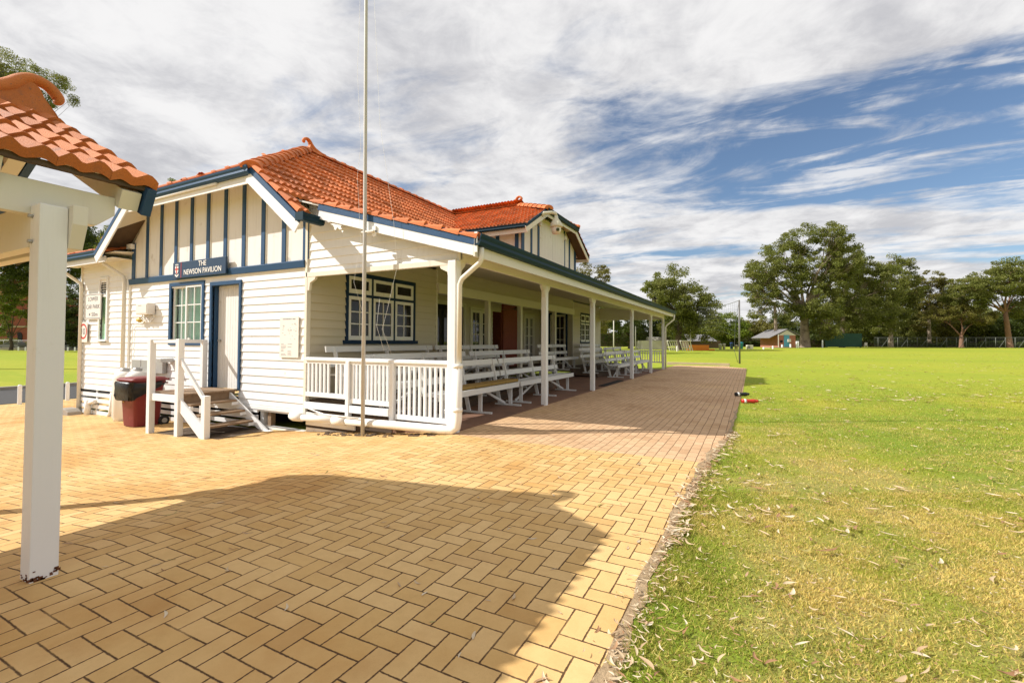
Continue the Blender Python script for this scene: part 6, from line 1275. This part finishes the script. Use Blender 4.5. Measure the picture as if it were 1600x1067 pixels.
# ------------------------------------------------------------ turf blades and fallen gum leaves
rng = np.random.default_rng(77)
def blades(name, n, Dmin, Dmax, pw, hmin, hmax, wd, label, matn='turf_blades'):
    D = Dmin + (Dmax - Dmin) * rng.random(n * 3) ** pw; u_ = rng.random(n * 3); s = np.where(u_ < 0.68, rng.uniform(-0.1, 1.18, n * 3) * D, rng.uniform(1.18, 1.18 + 7.0 / (D + 1.0), n * 3) * D)
    x = -math.sin(YAW) * D + math.cos(YAW) * s; y = math.cos(YAW) * D + math.sin(YAW) * s
    e = np.interp(y, EY, EX); ok = (x > e + 0.035 + 0.06 * rng.random(len(x)) ** 2) & ~((y > 30) & (x < -0.6))
    # tufts: keep blades where a cheap pattern is high
    pat = np.sin(x * 7.1 + np.sin(y * 5.3) * 1.7) * np.sin(y * 6.3 + np.sin(x * 4.1) * 1.3); ok &= rng.random(len(x)) < 0.62 + 0.38 * pat
    if Dmax > 8: ok &= rng.random(len(x)) < np.clip((Dmax - D) / (Dmax - 8.0), 0, 1) ** 1.3
    x, y = x[ok][:n], y[ok][:n]; m = len(x); z = np.array([gz(a, b) for a, b in zip(x, y)])
    edge = np.clip(1 - (x - np.interp(y, EY, EX)) / 0.45, 0, 1) * (y < 6)
    h = rng.uniform(hmin, hmax, m) * (1 + 0.7 * edge); a = rng.uniform(0, 2 * np.pi, m); w_ = wd * rng.uniform(0.6, 1.3, m); ln = h * rng.uniform(0.3, 1.5, m); b = rng.uniform(0, 2 * np.pi, m)
    P0 = np.stack([x - np.cos(a) * w_, y - np.sin(a) * w_, z - 0.002], 1); P1 = np.stack([x + np.cos(a) * w_, y + np.sin(a) * w_, z - 0.002], 1); P2 = np.stack([x + np.cos(b) * ln, y + np.sin(b) * ln, z + h], 1)
    V = np.stack([P0, P1, P2], 1).reshape(-1, 3).astype(np.float32)
    me = bpy.data.meshes.new(name); me.vertices.add(3 * m); me.vertices.foreach_set('co', V.ravel()); me.loops.add(3 * m); me.loops.foreach_set('vertex_index', np.arange(3 * m, dtype=np.int32))
    me.polygons.add(m); me.polygons.foreach_set('loop_start', np.arange(0, 3 * m, 3, dtype=np.int32)); me.polygons.foreach_set('loop_total', np.full(m, 3, dtype=np.int32)); me.materials.append(M[matn]); me.update()
    ob = bpy.data.objects.new(name, me); COL.objects.link(ob); tag(ob, label, 'grass', kind='stuff')
blades('grass', 165000, 0.9, 4.4, 0.62, 0.007, 0.023, 0.0034, 'short green and straw coloured turf in the foreground')
blades('grass', 235000, 4.2, 19.0, 0.75, 0.008, 0.026, 0.0058, 'short turf of the lawn further from the camera')

def leaf_shape(seed):
    rn = random.Random(seed); mb = MB(); n = 8; L = 1.0; cv = rn.uniform(-0.22, 0.22); cup = rn.uniform(0.05, 0.22); tw = rn.uniform(-1.0, 1.0); wd = rn.uniform(0.07, 0.11); vs = []
    for i in range(n + 1):
        t = i / n; x = (t - 0.5) * L; y = cv * math.sin(math.pi * t); z = 0.035 + cup * (t - 0.5) ** 2 * 1.6; w_ = wd * (math.sin(math.pi * min(1, t * 1.02 + .01)) ** 0.75) + 0.004; a = tw * (t - 0.5)
        vs += [(x, y - w_ * math.cos(a), z + 0.03 * (1 if w_ > .03 else 0) - w_ * math.sin(a)), (x, y, z), (x, y + w_ * math.cos(a), z + 0.03 * (1 if w_ > .03 else 0) + w_ * math.sin(a))]
    fs = []
    for i in range(n): b = i * 3; fs += [(b, b + 1, b + 4, b + 3), (b + 1, b + 2, b + 5, b + 4)]
    return vs, fs
shapes = [leaf_shape(s) for s in range(9)]
leaf_me = []
for vs, fs in shapes:
    me = bpy.data.meshes.new('gum_leaf'); me.from_pydata(vs, [], fs); me.materials.append(M['dry_leaf']); me.polygons.foreach_set('use_smooth', [True] * len(fs)); leaf_me.append(me)
rn = random.Random(21); spots = []
def lawn_leaf():
    D = 1.5 + 10.7 * rn.random() ** 1.25; s = rn.uniform(0.02, 1.15) * D if rn.random() < 0.72 else rn.uniform(1.15, 2.2) * D; x, y = W(s, D); return x, y
while len(spots) < 720:                             # scattered over the lawn, denser to the right
    x, y = lawn_leaf(); e = edge_x(y)
    if x < e + 0.1: continue
    pt = 0.35 + 0.65 * max(0, math.sin(x * 1.3 + 0.6) * math.sin(y * 0.8 + 0.4))
    if rn.random() < pt * (0.45 + 0.55 * min(1, (x - e) / 3)): spots.append((x, y, 'lawn'))
for k in range(520):                                 # drifted against the paving edge
    y = 1.2 + 6.8 * rn.random() ** 1.3; x = edge_x(y) + rn.gauss(0.050, 0.05) + 0.01; spots.append((x, y, 'edge'))
for k in range(150):
    y = 1.2 + 5.5 * rn.random() ** 1.1; x = edge_x(y) + abs(rn.gauss(0.12, 0.35)) + 0.05; spots.append((x, y, 'lawn'))
for k in range(46):                                  # wind-blown clumps
    cx, cy = lawn_leaf(); a0 = rn.uniform(0, 6.28); sp_ = rn.uniform(0.08, 0.28)
    if cx < edge_x(cy) + 0.5: continue
    for q in range(rn.randint(5, 15)): spots.append((cx + rn.gauss(0, sp_), cy + rn.gauss(0, sp_ * 0.6), 'lawn'))
for k in range(150):
    D = 1.9 + 6.0 * rn.random(); x, y = W(rn.uniform(-1.0, 0.45) * D, D)
    if x < edge_x(y) - 0.08 and y < 5.7 and abs(x + 3.74) > .15: spots.append((x, y, 'paving'))
far = []
for k in range(1900):
    D = 11 + 45 * rn.random() ** 1.5; s = rn.uniform(-0.0, 1.2) * D + (4 if D > 16 else 1.5) * 0.3; x, y = W(s, D)
    if x > edge_x(min(y, 29)) + 0.25 and not (y > 30 and x < 0): far.append((x, y, 'far'))
def size_of(sp):                                     # what shows largest comes first
    D = -math.sin(YAW) * sp[0] + math.cos(YAW) * sp[1]; q = math.cos(YAW) * sp[0] + math.sin(YAW) * sp[1]
    return 1 / math.hypot(sp[0], sp[1]) if (D > 1.85 and abs(q) < 1.11 * D) else 0
spots.sort(key=size_of, reverse=True)
LAB = {'lawn': ('dry curled gum leaf lying on the lawn', 'fallen gum leaves on the lawn'), 'edge': ('dry gum leaf in the drift along the paving edge', 'gum leaves drifted along the paving edge'), 'paving': ('single dry gum leaf lying on the tan pavers', 'gum leaves on the pavers')}
pav_sp = [s_ for s_ in spots if s_[2] == 'paving']; oth = [s_ for s_ in spots if s_[2] != 'paving']
ind = pav_sp + oth[:300 - len(pav_sp)]; rest = oth[300 - len(pav_sp):] + far
for x, y, kd in ind:
    o = bpy.data.objects.new('gum_leaf', rn.choice(leaf_me)); COL.objects.link(o); s_ = rn.choice((1, 1, 1, 1.5)) * rn.uniform(0.034, 0.082) * (1.15 if kd == 'paving' else 1) * (0.85 if kd != 'lawn' else 1.0)
    o.scale = (s_, s_ * rn.uniform(0.8, 1.3), s_ * rn.uniform(0.6, 1.5)); o.location = (x, y, gz(x, y) + (0.006 if kd == 'paving' else 0.016 + 0.012 * rn.random() if kd == 'lawn' else 0.010 + 0.02 * rn.random()))
    o.rotation_euler = (rn.uniform(-.3, .3), rn.uniform(-.15, .15), rn.uniform(0, 6.28)); tag(o, LAB[kd][0], 'leaf', LAB[kd][1])
for k in range(2600):
    D = 1.6 + 6.5 * rn.random() ** 1.3; x, y = W(rn.uniform(0.0, 1.15) * D, D)
    if x > edge_x(y) + 0.02: rest.append((x, y, 'frag'))
for k in range(500):
    y = 1.2 + 6.5 * rn.random() ** 1.2; rest.append((edge_x(y) + rn.gauss(0.03, 0.06), y, 'frag'))
mb = MB()
for x, y, kd in rest:
    vs, fs = rn.choice(shapes); s_ = rn.uniform(0.055, 0.125) * (1.9 if kd == 'far' else 0.32 if kd == 'frag' else 1); a = rn.uniform(0, 6.28); c_, q_ = math.cos(a), math.sin(a); z0 = gz(x, y) + (0.02 if kd != 'far' else 0.015) + 0.012 * rn.random(); ti = rn.uniform(-.25, .25)
    mb.add([(x + s_ * (c_ * p[0] - q_ * p[1]), y + s_ * (q_ * p[0] + c_ * p[1]), z0 + s_ * (p[2] + ti * p[1])) for p in vs], fs)
tag(mb.build('leaf_litter', M['dry_leaf']), 'countless small dry gum leaves scattered over the wider lawn', 'leaf litter', kind='stuff')
